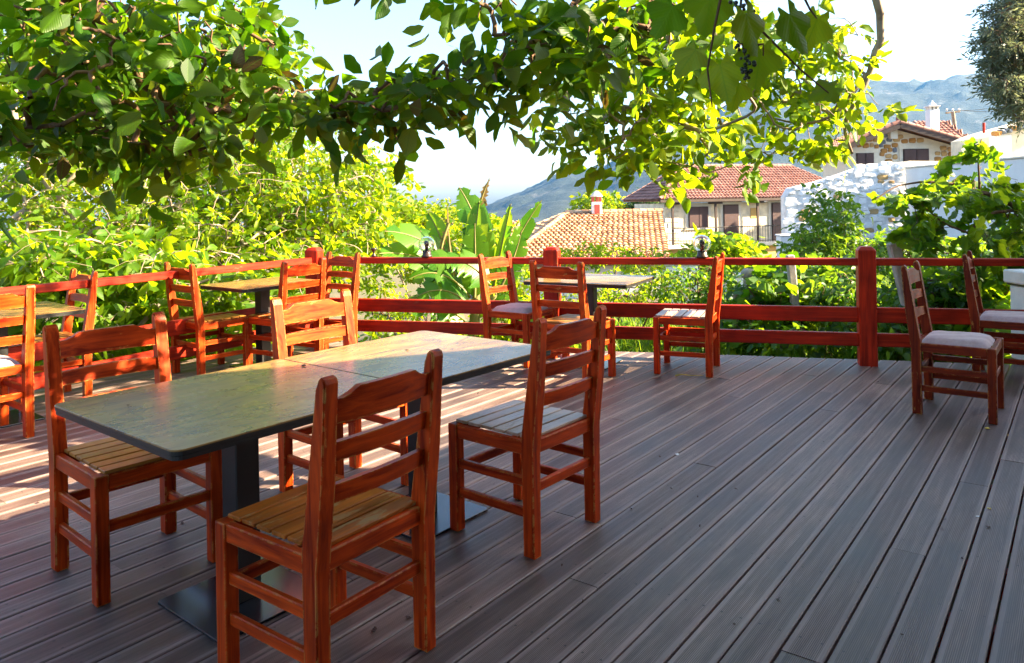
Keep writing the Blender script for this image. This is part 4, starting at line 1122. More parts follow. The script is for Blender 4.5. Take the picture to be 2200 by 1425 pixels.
# ------------------------------------------------------------------ ground cover: grass and weeds
rgz = np.random.default_rng(12)
n = 9000
u_ = rgz.uniform(1150, 2250, n); d_ = rgz.uniform(6.6, 14, n)
x_ = (u_ - CX_PX) / F_PX * d_
ok = d_ > back_edge(x_) + 0.12; x_, d_ = x_[ok], d_[ok]
P = np.stack([x_, d_, gz(x_, d_)], 1); m_ = len(P)
DX = np.stack([rgz.normal(size=m_) * 0.25, rgz.normal(size=m_) * 0.25, np.ones(m_)], 1)
gtpl = [tpl_leaf([0, .4, 1], [0, .022, 0], 0.2, 0.3, 0, 2)]
link('grass', scatter('grass', gtpl, P, DX, np.stack([rgz.normal(size=m_), rgz.normal(size=m_), np.zeros(m_)], 1), rgz.uniform(0.25, 0.65, m_), rgz), None, M['grass'], label='tall grass and weeds in the garden behind the deck', cat='grass', kind='stuff')
nw = 2600
u_ = rgz.uniform(700, 2250, nw); d_ = rgz.uniform(6.6, 12, nw); x_ = (u_ - CX_PX) / F_PX * d_
ok = d_ > back_edge(x_) + 0.15; x_, d_ = x_[ok], d_[ok]; m_ = len(x_)
P = np.stack([x_, d_, gz(x_, d_) + rgz.uniform(0.05, 0.5, m_)], 1)
link('weeds', scatter('weeds', T_MID, P, rgz.normal(size=(m_, 3)) * np.array([1, 1, .3]), rgz.normal(size=(m_, 3)) * 0.4 + np.array([0, 0, 1]), rgz.uniform(0.08, 0.2, m_), rgz), None, M['leaf_shrub'], label='low broad leaved weeds covering the garden soil', cat='weeds', kind='stuff')

# ------------------------------------------------------------------ houses and walls
M['stone_cream'] = plain_mat('cream_limestone', (0.76, 0.67, 0.50), 0.9, 0, 0.2, 3, 0.35)
M['stone_pale'] = plain_mat('dressed_pale_stone', (0.72, 0.67, 0.57), 0.85, 0, 0.1, 3, 0.2)
M['shutter'] = plain_mat('plum_brown_shutter', (0.055, 0.024, 0.026), 0.55, 0, 0.15, 3, 0.05)
M['dark_wood'] = plain_mat('dark_brown_beam', (0.045, 0.026, 0.022), 0.7, 0, 0.25, 4, 0.1)
M['white_plaster'] = plain_mat('whitewashed_plaster', (0.76, 0.77, 0.78), 0.9, 0, 0.08, 1.2, 0.35)
M['mortar_white'] = plain_mat('white_lime_mortar', (0.70, 0.70, 0.70), 0.95, 0, 0.25, 4, 0.4)
M['stone_white'] = plain_mat('whitewashed_stone', (0.84, 0.84, 0.84), 0.9, 0, 0.16, 3, 0.4)
M['yellow_plaster'] = plain_mat('ochre_plaster', (0.58, 0.38, 0.13), 0.9, 0, 0.12, 1.5, 0.2)
M['iron'] = plain_mat('dark_iron', (0.05, 0.045, 0.045), 0.5, 0.4, 0.2, 6, 0)
M['white_gloss'] = plain_mat('white_gloss_paint', (0.72, 0.71, 0.68), 0.5, 0, 0.12, 7, 0.1)
def tile_mat(name, a, b, c):
    m, nt, p = new_mat(name)
    geo = N(nt, 'NewGeometry'); v = coords(nt)
    r = ramp(nt, [(0.0, a), (0.5, b), (1.0, c)]); L(nt, geo.outputs['Random Per Island'], r.inputs[0])
    n = noise(nt, v, 1.4, 8, 0.7); d = ramp(nt, [(0.35, (0.7, 0.7, 0.68)), (0.65, (1.12, 1.1, 1.08))]); L(nt, n, d.inputs[0])
    L(nt, mix(nt, 1.0, r.outputs[0], d.outputs[0], 'MULTIPLY'), p.inputs['Base Color']); p.inputs['Roughness'].default_value = 0.85
    return m
M['tile_old'] = tile_mat('old_terracotta', (0.42, 0.20, 0.10), (0.56, 0.34, 0.19), (0.62, 0.45, 0.30))
M['tile_new'] = tile_mat('red_terracotta', (0.25, 0.115, 0.092), (0.32, 0.16, 0.13), (0.38, 0.21, 0.17))
M['roof_under'] = plain_mat('roof_boarding', (0.20, 0.08, 0.05), 0.9, 0, 0.2, 2, 0)

def tiled(a, b, c, d, tw_, tl, rng, rise=0.35):
    """rows of curved tiles on the quad a b (eave) c d (ridge); triangles allowed by c == d. Returns V, T"""
    a, b, c, d = (np.array(tuple(p), float) for p in (a, b, c, d))
    nrm = unit(np.cross(b - a, d - a)); 
    if nrm[2] < 0: nrm = -nrm
    up_len = np.linalg.norm((c + d) / 2 - (a + b) / 2); rows = max(2, int(up_len / tl))
    V, T = [], []; base = 0
    along = unit(b - a); arc = 5; th = np.linspace(0, math.pi, arc)
    upv = unit(np.cross(nrm, along)); 
    if upv @ ((c + d) / 2 - (a + b) / 2) < 0: upv = -upv
    for r in range(rows):
        f0 = r / rows; f1 = (r + 1.25) / rows
        l0, r0 = a + (d - a) * f0, b + (c - b) * f0
        w = np.linalg.norm(r0 - l0); n = int(w / tw_)
        if n < 1: continue
        for i in range(n):
            p = l0 + along * (i + 0.5) * (w / n) + along * rng.normal() * tw_ * 0.02
            Ls = tl * 1.22
            for end, (o, lift) in enumerate(((0.0, 0.26), (Ls, 0.02))):
                for t in th:
                    V.append(p + along * (-math.cos(t)) * tw_ * 0.47 + nrm * (math.sin(t) * tw_ * rise + lift * tw_) + upv * (o - 0.02 + rng.normal() * 0.004))
            for q in range(arc - 1):
                T += [(base + q, base + q + 1, base + arc + q + 1), (base + q, base + arc + q + 1, base + arc + q)]
            T += [(base, base + q2, base + q2 + 1) for q2 in range(1, arc - 1)]
            base += 2 * arc
    return np.array(V), np.array(T)

def roof_faces(parent, quads, tw_, tl, mat, rng, org):
    """a roof part: solid underlay with tile rows on it"""
    rf = None
    for (a, b, c, d) in quads:
        a, b, c, d = (Vector(p) - org for p in (a, b, c, d))
        nn = (b - a).cross(d - a).normalized()
        if nn.z < 0: nn = -nn
        lo = [p - nn * 0.10 for p in (a, b, c, d)]; hi = [p - nn * 0.004 for p in (a, b, c, d)]
        me = mesh_py('roof', lo + hi, HF); o = link('roof', me, parent, M['roof_under'])
        Vt, Tt = tiled(a, b, c, d, tw_, tl, rng)
        if len(Vt): link('roof_tiles', mesh_np('roof_tiles', Vt, Tt), o, M[mat], kind='stuff')

def ridge_tiles(parent, p, q, r, mat, org, step=0.34):
    p, q = Vector(p) - org, Vector(q) - org; n = max(2, int((q - p).length / step)); tb = Tubes()
    for i in range(n):
        a, b = p.lerp(q, i / n), p.lerp(q, (i + 1.12) / n); tb.add([a, b], [r * 1.08, r * 0.9], 8)
    link('ridge_tiles', tb.mesh('ridge_tiles'), parent, M[mat], kind='stuff')

def hblock(parent, name, lo, hi, mat, org, bev=0.0):
    return link(name, box(name, Vector(lo) - org, Vector(hi) - org, bev), parent, M[mat])

# ---- house with the balcony
rh = np.random.default_rng(5)
BY = 43.0
kx = BY / F_PX
def hx(u): return (u - CX_PX) * kx
def hz(v, u=1550): return CAM_H - (v - (CY_PX + ROLL * (u - CX_PX))) * kx
H1 = Vector((12.0, BY, gz1(12, BY)))
h1 = empty('balcony_house', H1, math.radians(17), label='two storey stone house with tiled roof, brown shutters and an iron balcony', cat='house')
x0, x1 = hx(1418), hx(1418) + 12.6
zf = hz(523)
hblock(h1, 'wall', (x0, BY + 0.3, H1.z - 0.5), (x1, BY + 4.0, hz(436)), 'stone_cream', H1)
hblock(h1, 'wall', (x0 - 0.05, BY + 0.02, H1.z - 0.6), (x1, BY + 0.28, zf - 0.22), 'yellow_plaster', H1)
hblock(h1, 'balcony_slab', (x0 - 0.15, BY - 0.25, zf - 0.21), (x1 + 0.05, BY + 0.29, zf), 'stone_pale', H1, 0.02)
def shut(parent, xa, xb, za, zb, y, org, leaves=2, sur=0.20):
    w = hblock(parent, 'window' if leaves == 2 else 'door', (xa, y - 0.10, za), (xb, y + 0.02, zb), 'stone_pale', org)
    w.data.materials.clear(); w.data.materials.append(M['dark_wood'])
    n = leaves; dx = (xb - xa) / n
    for i in range(n):
        link('shutter', box('shutter', Vector((xa + i * dx + 0.015, y - 0.14, za + 0.03)) - org, Vector((xa + (i + 1) * dx - 0.015, y - 0.102, zb - 0.03)) - org, 0.01), w, M['shutter'])
    for nm, lo, hi in (('jamb', (xa - sur, y - 0.05, za), (xa - 0.002, y - 0.002, zb)), ('jamb', (xb + 0.002, y - 0.05, za), (xb + sur, y - 0.002, zb)), ('lintel', (xa - sur * 1.2, y - 0.06, zb + 0.002), (xb + sur * 1.2, y - 0.002, zb + 0.20)), ('sill', (xa - sur * 1.2, y - 0.10, za - 0.12), (xb + sur * 1.2, y - 0.002, za - 0.002))):
        link(nm, box(nm, Vector(lo) - org, Vector(hi) - org, 0.01), w, M['stone_pale'])
wy = BY + 0.3
kk = 44.6 / 43
def wx(u): return (u - CX_PX) / F_PX * 44.0
def wz(v): return CAM_H - (v - 425.5) / F_PX * 44.0
shut(h1, wx(1466), wx(1512), wz(486), wz(443), wy, H1)
shut(h1, wx(1549), wx(1585), zf + 0.02, wz(440), wy, H1, 1)
shut(h1, wx(1668), wx(1702), zf + 0.02, wz(438), wy, H1, 1)
hblock(h1, 'niche', (wx(1616), wy - 0.03, wz(470)), (wx(1632), wy - 0.002, wz(448)), 'yellow_plaster', H1, 0.02)
for i in range(9):   # stone courses on the facade
    for j in range(22):
        xa = x0 + j * 0.47 + (0.2 if i % 2 else 0) + rh.normal() * 0.03; za = zf + 0.05 + i * 0.30
        if za + 0.28 > hz(437) or xa + 0.44 > x1: continue
        if any(xa + 0.45 > wx(a) - 0.3 and xa < wx(b) + 0.3 for a, b in ((1466, 1512), (1549, 1585), (1668, 1702), (1616, 1632))): continue
        hblock(h1, 'stone', (xa, wy - 0.025 - rh.random() * 0.02, za), (xa + 0.44, wy - 0.003, za + 0.27), 'stone_cream' if rh.random() < 0.6 else 'stone_pale', H1, 0.02)
for u in (1430, 1533, 1637):
    c = hx(u)
    hblock(h1, 'column', (c - 0.055, BY - 0.12, zf + 0.002), (c + 0.055, BY - 0.02, hz(438)), 'dark_wood', H1)
    hblock(h1, 'bracket', (c - 0.45, BY - 0.115, hz(438) + 0.001), (c + 0.45, BY - 0.015, hz(434)), 'dark_wood', H1, 0.02)
hblock(h1, 'eave_beam', (x0 - 0.4, BY - 0.12, hz(434) + 0.002), (x1 + 0.2, BY + 0.1, hz(429)), 'dark_wood', H1)
tb = Tubes()
for x in np.arange(hx(1433), hx(1690), 0.17): tb.add([Vector((x, BY - 0.2, zf)) - H1, Vector((x, BY - 0.2, hz(488))) - H1], [0.013, 0.013], 4)
tb.add([Vector((hx(1430), BY - 0.2, hz(488))) - H1, Vector((hx(1692), BY - 0.2, hz(488))) - H1], [0.028, 0.028], 5)
tb.add([Vector((hx(1430), BY - 0.2, zf + 0.1)) - H1, Vector((hx(1692), BY - 0.2, zf + 0.1)) - H1], [0.018, 0.018], 5)
link('balcony_railing', tb.mesh('balcony_railing'), h1, M['iron'])
ez = hz(428); e0, e1x = x0 - 0.55, x1 + 0.5
pz = ez + 2.0; yr = BY + 3.4; yb = BY + 7.0
roof_faces(h1, [((e0, BY - 0.25, ez), (e1x, BY - 0.25, ez), (e1x - 2.4, yr, pz), (e0 + 3.4, yr, pz)), ((e0 + 1.2, yb, ez), (e0, BY - 0.25, ez), (e0 + 3.4, yr, pz), (e0 + 3.4, yr, pz))], 0.22, 0.30, 'tile_new', rh, H1)
ridge_tiles(h1, (e0, BY - 0.25, ez + 0.05), (e0 + 3.4, yr, pz + 0.05), 0.11, 'tile_new', H1)
ridge_tiles(h1, (e0 + 3.4, yr, pz + 0.05), (e1x - 2.4, yr, pz + 0.05), 0.11, 'tile_new', H1)
hblock(h1, 'eave_fascia', (e0, BY - 0.33, ez - 0.13), (e1x, BY - 0.255, ez + 0.02), 'dark_wood', H1)

# a white garden chair on that balcony
_q = Vector((wx(1570) - H1.x, -0.2, 0)); _q.rotate(Matrix.Rotation(math.radians(17), 3, 'Z')); gc = Vector((H1.x + _q.x, H1.y + _q.y, zf)); ch = empty('garden_chair', gc, math.radians(17), label='white plastic chair on the house balcony', cat='chair')
tb = Tubes(); tb.add([(-0.25, 0, 0), (-0.25, 0, 0.42)], [0.025, 0.02], 6); tb.add([(0.25, 0, 0), (0.25, 0, 0.42)], [0.025, 0.02], 6); tb.add([(-0.25, 0.40, 0), (-0.24, 0.44, 0.9)], [0.025, 0.02], 6); tb.add([(0.25, 0.40, 0), (0.24, 0.44, 0.9)], [0.025, 0.02], 6)
link('leg', tb.mesh('leg'), ch, M['white_gloss']); link('seat', box('seat', (-0.25, 0, 0.42), (0.25, 0.40, 0.45), 0.01), ch, M['white_gloss']); link('backrest', box('backrest', (-0.26, 0.41, 0.5), (0.26, 0.44, 0.92), 0.01), ch, M['white_gloss'])

# ---- low house whose tiled roof shows above the railing
H2 = Vector((3.6, 34, gz1(3.6, 34)))
h2 = empty('tiled_house', H2, label='low house with a wide pale terracotta roof and a red and white chimney', cat='house')
rA, rB = Vector((-0.5, 30.5, -1.20)), Vector((6.35, 30.5, -1.20)); rC, rD = Vector((7.5, 38.0, 0.70)), Vector((2.75, 38.0, 0.70))
roof_faces(h2, [(rA, rB, rC, rD), (Vector((-1.6, 43.5, -1.2)), rA, rD, rD)], 0.235, 0.36, 'tile_old', rh, H2)
ridge_tiles(h2, rD + Vector((0, 0, .04)), rC + Vector((0, 0, .04)), 0.13, 'tile_old', H2); ridge_tiles(h2, rA + Vector((0, 0, .05)), rD + Vector((0, 0, .05)), 0.13, 'tile_old', H2)
hblock(h2, 'wall', (0.0, 31.0, H2.z - 1), (6.2, 37.5, -1.35), 'white_plaster', H2)
cc = at(1282, 455, 37.6)
hblock(h2, 'chimney', (cc.x - 0.24, 37.4, 0.4), (cc.x + 0.24, 37.88, 1.25), 'white_plaster', H2, 0.02)
M['red_paint'] = plain_mat('faded_red_paint', (0.40, 0.07, 0.05), 0.8, 0, 0.2, 4, 0.1)
hblock(h2, 'chimney_panel', (cc.x - 0.13, 37.36, 0.62), (cc.x + 0.13, 37.398, 1.12), 'red_paint', H2, 0.005)
for dx, dy in ((-.18, .06), (.18, .06), (0, .06), (-.18, .42), (.18, .42)):
    hblock(h2, 'chimney_vent', (cc.x + dx - .05, 37.4 + dy - .05, 1.252), (cc.x + dx + .05, 37.4 + dy + .05, 1.50), 'red_paint', H2)
ccap = link('chimney_cap', lathe('chimney_cap', [(0.0, 0.30), (0.10, 0.28), (0.2, 0.18), (0.30, 0.06), (0.30, 0.0), (0.0, 0.0)], 12), h2, M['stone_pale']); ccap.location = Vector((cc.x, 37.64, 1.502)) - H2
# a second roof farther back
H3 = Vector((1.0, 52, gz1(1, 52))); h3 = empty('tiled_house', H3, label='distant orange roof peeping out behind the banana leaves', cat='house')
a_, b_ = at(1075, 505, 50), at(1150, 500, 50); c_, d_q = at(1140, 478, 53), at(1090, 478, 53)
roof_faces(h3, [(a_, b_, c_, d_q)], 0.25, 0.36, 'tile_old', rh, H3)
hblock(h3, 'wall', (a_.x + .3, 50.3, H3.z - 1), (b_.x - .3, 53, a_.z - 0.15), 'white_plaster', H3)

# ---- stone house with the gable
GY = 35.0; gk = GY / F_PX
def gx(u): return (u - CX_PX) * gk
def gzv(v, u=1930): return CAM_H - (v - (CY_PX + ROLL * (u - CX_PX))) * gk
H4 = Vector((17.6, GY, gz1(17.6, GY))); h4 = empty('stone_house', H4, label='stone house with a gable of ochre and grey rubble, brown shutters and tall chimney', cat='house')
ax, az = gx(1918), gzv(270); xl, zl = gx(1800), gzv(270 + 62 * 118 / 166); xr, zr = gx(2084), gzv(318)
poly = [(xl - H4.x + .4, -3), (xr - H4.x - .2, -3), (xr - H4.x - .2, zr - H4.z - 0.1), (ax - H4.x, az - H4.z - 0.12), (xl - H4.x + .4, zl - H4.z - 0.12)]
link('wall', prism('wall', poly, 0, 2.6), h4, M['stone_pale'])
M['stone_ochre'] = plain_mat('ochre_rubble', (0.38, 0.19, 0.05), 0.9, 0, 0.2, 3, 0.3); M['stone_grey'] = plain_mat('blue_grey_rubble', (0.15, 0.17, 0.21), 0.9, 0, 0.2, 3, 0.3)
M['stone_buff'] = plain_mat('buff_rubble', (0.46, 0.30, 0.13), 0.9, 0, 0.2, 3, 0.3)
wins = [(gx(1941), gx(1995), gzv(352), gzv(321)), (gx(1840), gx(1877), gzv(362), gzv(328))]
def roof_z(x): return az - 0.15 + ((zl - az) * (ax - x) / (ax - xl) if x < ax else (zr - az) * (x - ax) / (xr - ax))
def rubble(name, x, z, w, h, y, org, mat, parent, rng, depth=0.05):
    n = 8; poly = []
    for i in range(n):
        a = 2 * math.pi * (i + rng.uniform(-.25, .25)) / n
        poly.append((math.copysign(abs(math.cos(a)) ** 0.55, math.cos(a)) * w / 2, math.copysign(abs(math.sin(a)) ** 0.55, math.sin(a)) * h / 2))
    V = [(px, 0.0, pz_) for px, pz_ in poly] + [(px * 0.84, -depth * rng.uniform(0.6, 1.1), pz_ * 0.84) for px, pz_ in poly] + [(w * rng.uniform(-.15, .15), -depth * 1.12, h * rng.uniform(-.15, .15))]
    Fc = [(i, n + i, n + (i + 1) % n, (i + 1) % n) for i in range(n)] + [(n + i, 2 * n, n + (i + 1) % n) for i in range(n)]
    o = link(name, mesh_py(name, V, Fc), parent, M[mat]); o.location = Vector((x, y, z)) - org; return o
zrow = gzv(375)
cnt_ = 0
while zrow < az and cnt_ < 285:
    x = xl + 0.45 + rh.uniform(0, 0.2)
    while x < xr - 0.35:
        w = rh.uniform(0.20, 0.40); h = rh.uniform(0.19, 0.26)
        ok = zrow + 0.13 < roof_z(x + w / 2) and not any(x + w > a - 0.19 and x < b + 0.19 and zrow > c - 0.2 and zrow < d + 0.26 for a, b, c, d in wins)
        if ok:
            q = rh.random(); rubble('stone', x + w / 2, zrow + rh.normal() * 0.035, w * 0.97, h, GY - 0.002, H4, 'stone_grey' if q < 0.17 else 'stone_ochre' if q < 0.58 else 'stone_buff', h4, rh); cnt_ += 1
        x += w
    zrow += 0.225
for a, b, c, d in wins: shut(h4, a, b, c, d, GY, H4, 2, 0.17)
hblock(h4, 'gable_block', (ax - 0.16, GY - 0.25, az - 0.62), (ax + 0.16, GY - 0.003, az - 0.2), 'white_plaster', H4)
lv = Vector((xl - 0.5, 0, zl - 0.17)); rv3 = Vector((xr + 0.25, 0, zr - 0.06)); pk = Vector((ax, 0, az + 0.06))
yF, yB = GY - 0.75, GY + 3.0
def Y(v, y): return Vector((v.x, y, v.z))
roof_faces(h4, [(Y(lv, yB), Y(lv, yF), Y(pk, yF), Y(pk, yB)), (Y(rv3, yF), Y(rv3, yB), Y(pk, yB), Y(pk, yF))], 0.22, 0.30, 'tile_new', rh, H4)
for a, b in ((lv, pk), (pk, rv3)):
    me = beam('verge_board', Y(a, yF - 0.05) + Vector((0, 0, -0.13)) - H4, Y(b, yF - 0.05) + Vector((0, 0, -0.13)) - H4, 0.05, 0.24, 0.01); link('verge_board', me, h4, M['dark_wood'])
    ridge_tiles(h4, Y(a, yF) + Vector((0, 0, .05)), Y(b, yF) + Vector((0, 0, .05)), 0.10, 'tile_new', H4)
fin = link('finial', lathe('finial', [(0.0, .34), (.09, .30), (.12, .2), (.10, .0), (0, 0)], 10), h4, M['tile_new']); fin.location = Y(pk, yF + 0.1) + Vector((0, 0, 0.02)) - H4
# wing behind with its hip roof and the tall chimney
wa, wb, wc = at(1965, 283, 40), at(2092, 312, 40), at(2030, 262, 42.5)
roof_faces(h4, [(Vector((wa.x - 1.5, 40, wb.z)), Vector((wb.x, 40, wb.z)), wc, Vector((wc.x - 1.5, wc.y, wc.z))), (Vector((wb.x, 40, wb.z)), Vector((wb.x, 46, wb.z)), wc, wc)], 0.22, 0.30, 'tile_new', rh, H4)
c0, c1 = at(1996, 272, 39.5), at(2016, 236, 39.5)
hblock(h4, 'chimney', (c0.x, 39.4, c0.z - 1.2), (c1.x, 39.85, c1.z), 'white_plaster', H4, 0.015)
for f in (0.12, 0.5, 0.88):
    xx = c0.x + (c1.x - c0.x) * f
    hblock(h4, 'chimney_vent', (xx - .05, 39.42, c1.z + .002), (xx + .05, 39.83, c1.z + 0.16), 'stone_pale', H4)
hblock(h4, 'chimney_cap', (c0.x - .05, 39.36, c1.z + 0.162), (c1.x + .05, 39.9, c1.z + 0.22), 'white_plaster', H4)
cp2 = link('chimney_peak', lathe('chimney_peak', [(0.0, 0.30), (0.06, 0.2), (0.24, 0.0), (0, 0)], 8), h4, M['white_plaster']); cp2.location = Vector(((c0.x + c1.x) / 2, 39.62, c1.z + 0.222)) - H4

# ---- whitewashed rubble wall in front of it
WY = 27.0; wk = WY / F_PX
H5 = Vector((11.5, WY, gz1(11.5, WY))); h5 = empty('rubble_wall', H5, label='crumbling whitewashed rubble wall with a broken top below the stone house', cat='wall', kind='thing')
tops = [(1690, 424), (1702, 404), (1760, 390), (1800, 378), (1850, 360), (1880, 352), (1942, 348), (1946, 372)]
TP = [((u - CX_PX) * wk, CAM_H - (v - (CY_PX + ROLL * (u - CX_PX))) * wk) for u, v in tops]
poly = [(TP[0][0] - H5.x, -1.5)] + [(x - H5.x, z - H5.z) for x, z in TP] + [(TP[-1][0] - H5.x, -1.5)]
link('core', prism('core', poly, 0, 0.6), h5, M['mortar_white'])
tx = [p[0] for p in TP]; tz = [p[1] for p in TP]
ns = 0; placed = []
while ns < 290:
    x = rh.uniform(TP[0][0] + 0.05, TP[-1][0] - 0.1); z_ = rh.uniform(-0.6, 2.6); w = rh.uniform(0.20, 0.52); h = w * rh.uniform(0.45, 0.8)
    if len(placed) > 6000: break
    placed.append(0)
    if z_ > float(np.interp(x, tx, tz)) - 0.02: continue
    if any(isinstance(q_, tuple) and abs(q_[0] - x) < (q_[2] + w) * 0.40 and abs(q_[1] - z_) < (q_[3] + h) * 0.40 for q_ in placed): continue
    placed.append((x, z_, w, h)); ns += 1
    rubble('stone', x, z_, w, h, WY - 0.002, H5, 'stone_white' if rh.random() < 0.94 else 'stone_buff', h5, rh, rh.uniform(0.02, 0.06))
pa, pb_ = at(1661, 503, 27), at(1692, 560, 27)
pier = empty('wall_pier', (pa.x + .3, 26.6, pb_.z), label='short white plastered pier standing before the rubble wall', cat='wall', kind='thing')
link('shaft', box('shaft', (-0.26, -0.25, -1.5), (0.26, 0.25, pa.z - pb_.z - .06), 0.03), pier, M['white_plaster']); link('coping', box('coping', (-0.29, -0.28, pa.z - pb_.z - .058), (0.29, 0.28, pa.z - pb_.z), 0.02), pier, M['white_plaster'])

# ---- plastered garden wall running towards the deck
pw = empty('plaster_wall', (14.0, 24, 0), label='smooth bluish white plaster wall running along the garden', cat='wall', kind='thing')
def PWp(x, y, z): return Vector((x - 14.0, y - 24, z))
def pwblock(nm, a, b, th, z0, z1, mat):
    a, b = Vector(a), Vector(b); t = (b - a).normalized(); s_ = Vector((t.y, -t.x)) * th
    c = [a, b, b + s_, a + s_]
    return link(nm, solid(nm, [PWp(p.x, p.y, z0) for p in c] + [PWp(p.x, p.y, z1) for p in c], 0.02), pw, M[mat])
pwblock('wall', (13.95, 26.9), (13.7, 12.0), -0.35, -2, 2.26, 'white_plaster')
pwblock('coping', (13.90, 26.9), (13.65, 12.0), -0.45, 2.262, 2.32, 'stone_pale')
pwblock('ledge_wall', (14.35, 27.4), (20, 30), -0.4, -2, 2.55, 'cream_paint')
# ---- ruined house at the end of the wall
ruin = empty('ruined_house', tuple(at(2190, 340, 28)), label='ruined white stone house with sagging dark roof edge beside the olive tree', cat='house')
R0 = Vector(ruin.location)
ra, rb_ = at(2145, 360, 28), at(2330, 270, 28)
link('wall', prism('wall', [(ra.x - R0.x, -3), (rb_.x - R0.x, -3), (rb_.x - R0.x, at(2330, 235, 28).z - R0.z), (at(2170, 280, 28).x - R0.x, at(2170, 280, 28).z - R0.z), (ra.x - R0.x, at(2145, 292, 28).z - R0.z)], 0, 3.0), ruin, M['stone_cream'])
link('corner_plaster', box('corner_plaster', (ra.x - R0.x - 0.03, -0.03, -3), (ra.x - R0.x + 0.5, 0.5, at(2145, 290, 28).z - R0.z), 0.02), ruin, M['white_plaster'])
for i in range(16):
    u = 2140 + i * 12; p = at(u, 286 - (u - 2140) * 0.27 + rh.uniform(-3, 3), 27.9) - R0
    rubble('stone', p.x + R0.x, p.z + R0.z, 0.32, 0.2, 27.95, R0, 'stone_grey' if i % 3 else 'stone_ochre', ruin, rh, 0.2)

# ---- poles and wires
up = at(2067, 302, 46); ub = gz1(up.x, 46)
pole = empty('utility_pole', (up.x + 0.35, 46, ub), label='leaning wooden utility pole with a crossarm behind the stone house', cat='pole')
O = Vector(pole.location); tb = Tubes(); tb.add([Vector((0, 0, -0.5)), at(2047, 240, 46) - O], [0.15, 0.10], 10); link('shaft', tb.mesh('shaft'), pole, M['bark_pale'], True)
link('crossarm', beam('crossarm', at(2032, 243, 46) - O, at(2062, 240, 46) - O, 0.1, 0.1, 0.01), pole, M['bark_pale'])
for u in (2034, 2047, 2060):
    q = link('insulator', lathe('insulator', [(0, .16), (.05, .14), (.06, .05), (.04, 0), (0, 0)], 8), pole, M['white_gloss']); q.location = at(u, 238.5, 46) - O
for u, e in ((2034, (2300, 190, 30)), (2060, (2330, 205, 30))):
    w = bpy.data.objects.new  # sagging wire
    a, b = at(u, 237, 46), at(*e); tb = Tubes(); tb.add([a.lerp(b, t) - Vector((0, 0, 1.2 * t * (1 - t))) - O for t in np.linspace(0, 1, 12)], [0.012] * 12, 4); link('wire', tb.mesh('wire'), pole, M['iron'])
rp = at(2115, 345, 30); rpo = empty('iron_pole', (rp.x, 30, rp.z - 3), label='thin rusty red pole standing behind the plaster wall', cat='pole')
tb = Tubes(); tb.add([Vector((0, 0, -.2)), Vector((0, 0, 3 + at(2115, 264, 30).z - rp.z))], [0.05, 0.05], 8); link('shaft', tb.mesh('shaft'), rpo, M['red_z'])

# ---- stakes in the garden
M['grey_wood'] = bark_mat('weathered_grey_timber', (0.20, 0.17, 0.15), (0.48, 0.42, 0.36), 14)
def stake(u0, v0, u1, v1, d, w, label):
    a, b = at(u0, v0, d), at(u1, v1, d); o = empty('garden_stake', tuple(b), label=label, cat='stake', group='weathered stakes in the garden')
    t = (a - b); link('shaft', beam('shaft', Vector((0, 0, 0)) - t * 0.35, t, w, w * 0.8, 0.012), o, M['grey_wood'])
stake(1697, 548, 1708, 655, 8.2, 0.085, 'weathered stake leaning beside the bush under the railing, no knob')
stake(1918, 521, 1950, 650, 7.0, 0.105, 'thick weathered stake rising above the railing behind the brown chair')
stake(1580, 622, 1582, 690, 9.2, 0.06, 'short thin stake half buried in the green bush')
kn = at(1607, 588, 9.4); kp = empty('garden_post', (kn.x, kn.y, kn.z - 1.0), label='squat grey post with a rounded knob among the garden plants', cat='post')
link('shaft', box('shaft', (-0.05, -0.05, -0.4), (0.05, 0.05, 0.93), 0.01), kp, M['grey_wood']); link('knob', lathe('knob', [(0, 1.07), (.05, 1.06), (.09, 1.02), (.09, .97), (.05, .932), (0, .932)], 12), kp, M['grey_wood'], True)
# low white garden wall behind the bushes
for (u0, u1, v0, d, lab) in ((1425, 1500, 565, 13.5, 'low white garden wall showing between the bushes'), (1560, 1640, 590, 13.2, 'low white wall stub behind the garden stakes')):
    a, b = at(u0, v0, d), at(u1, v0, d); g_ = empty('garden_wall', (a.x, d, a.z - 1.2), label=lab, cat='wall', kind='thing')
    link('wall', box('wall', (0, 0, -1), (b.x - a.x, 0.3, 1.14), 0.02), g_, M['white_plaster']); link('coping', box('coping', (-.03, -.03, 1.142), (b.x - a.x + .03, 0.33, 1.2), 0.02), g_, M['white_plaster'])

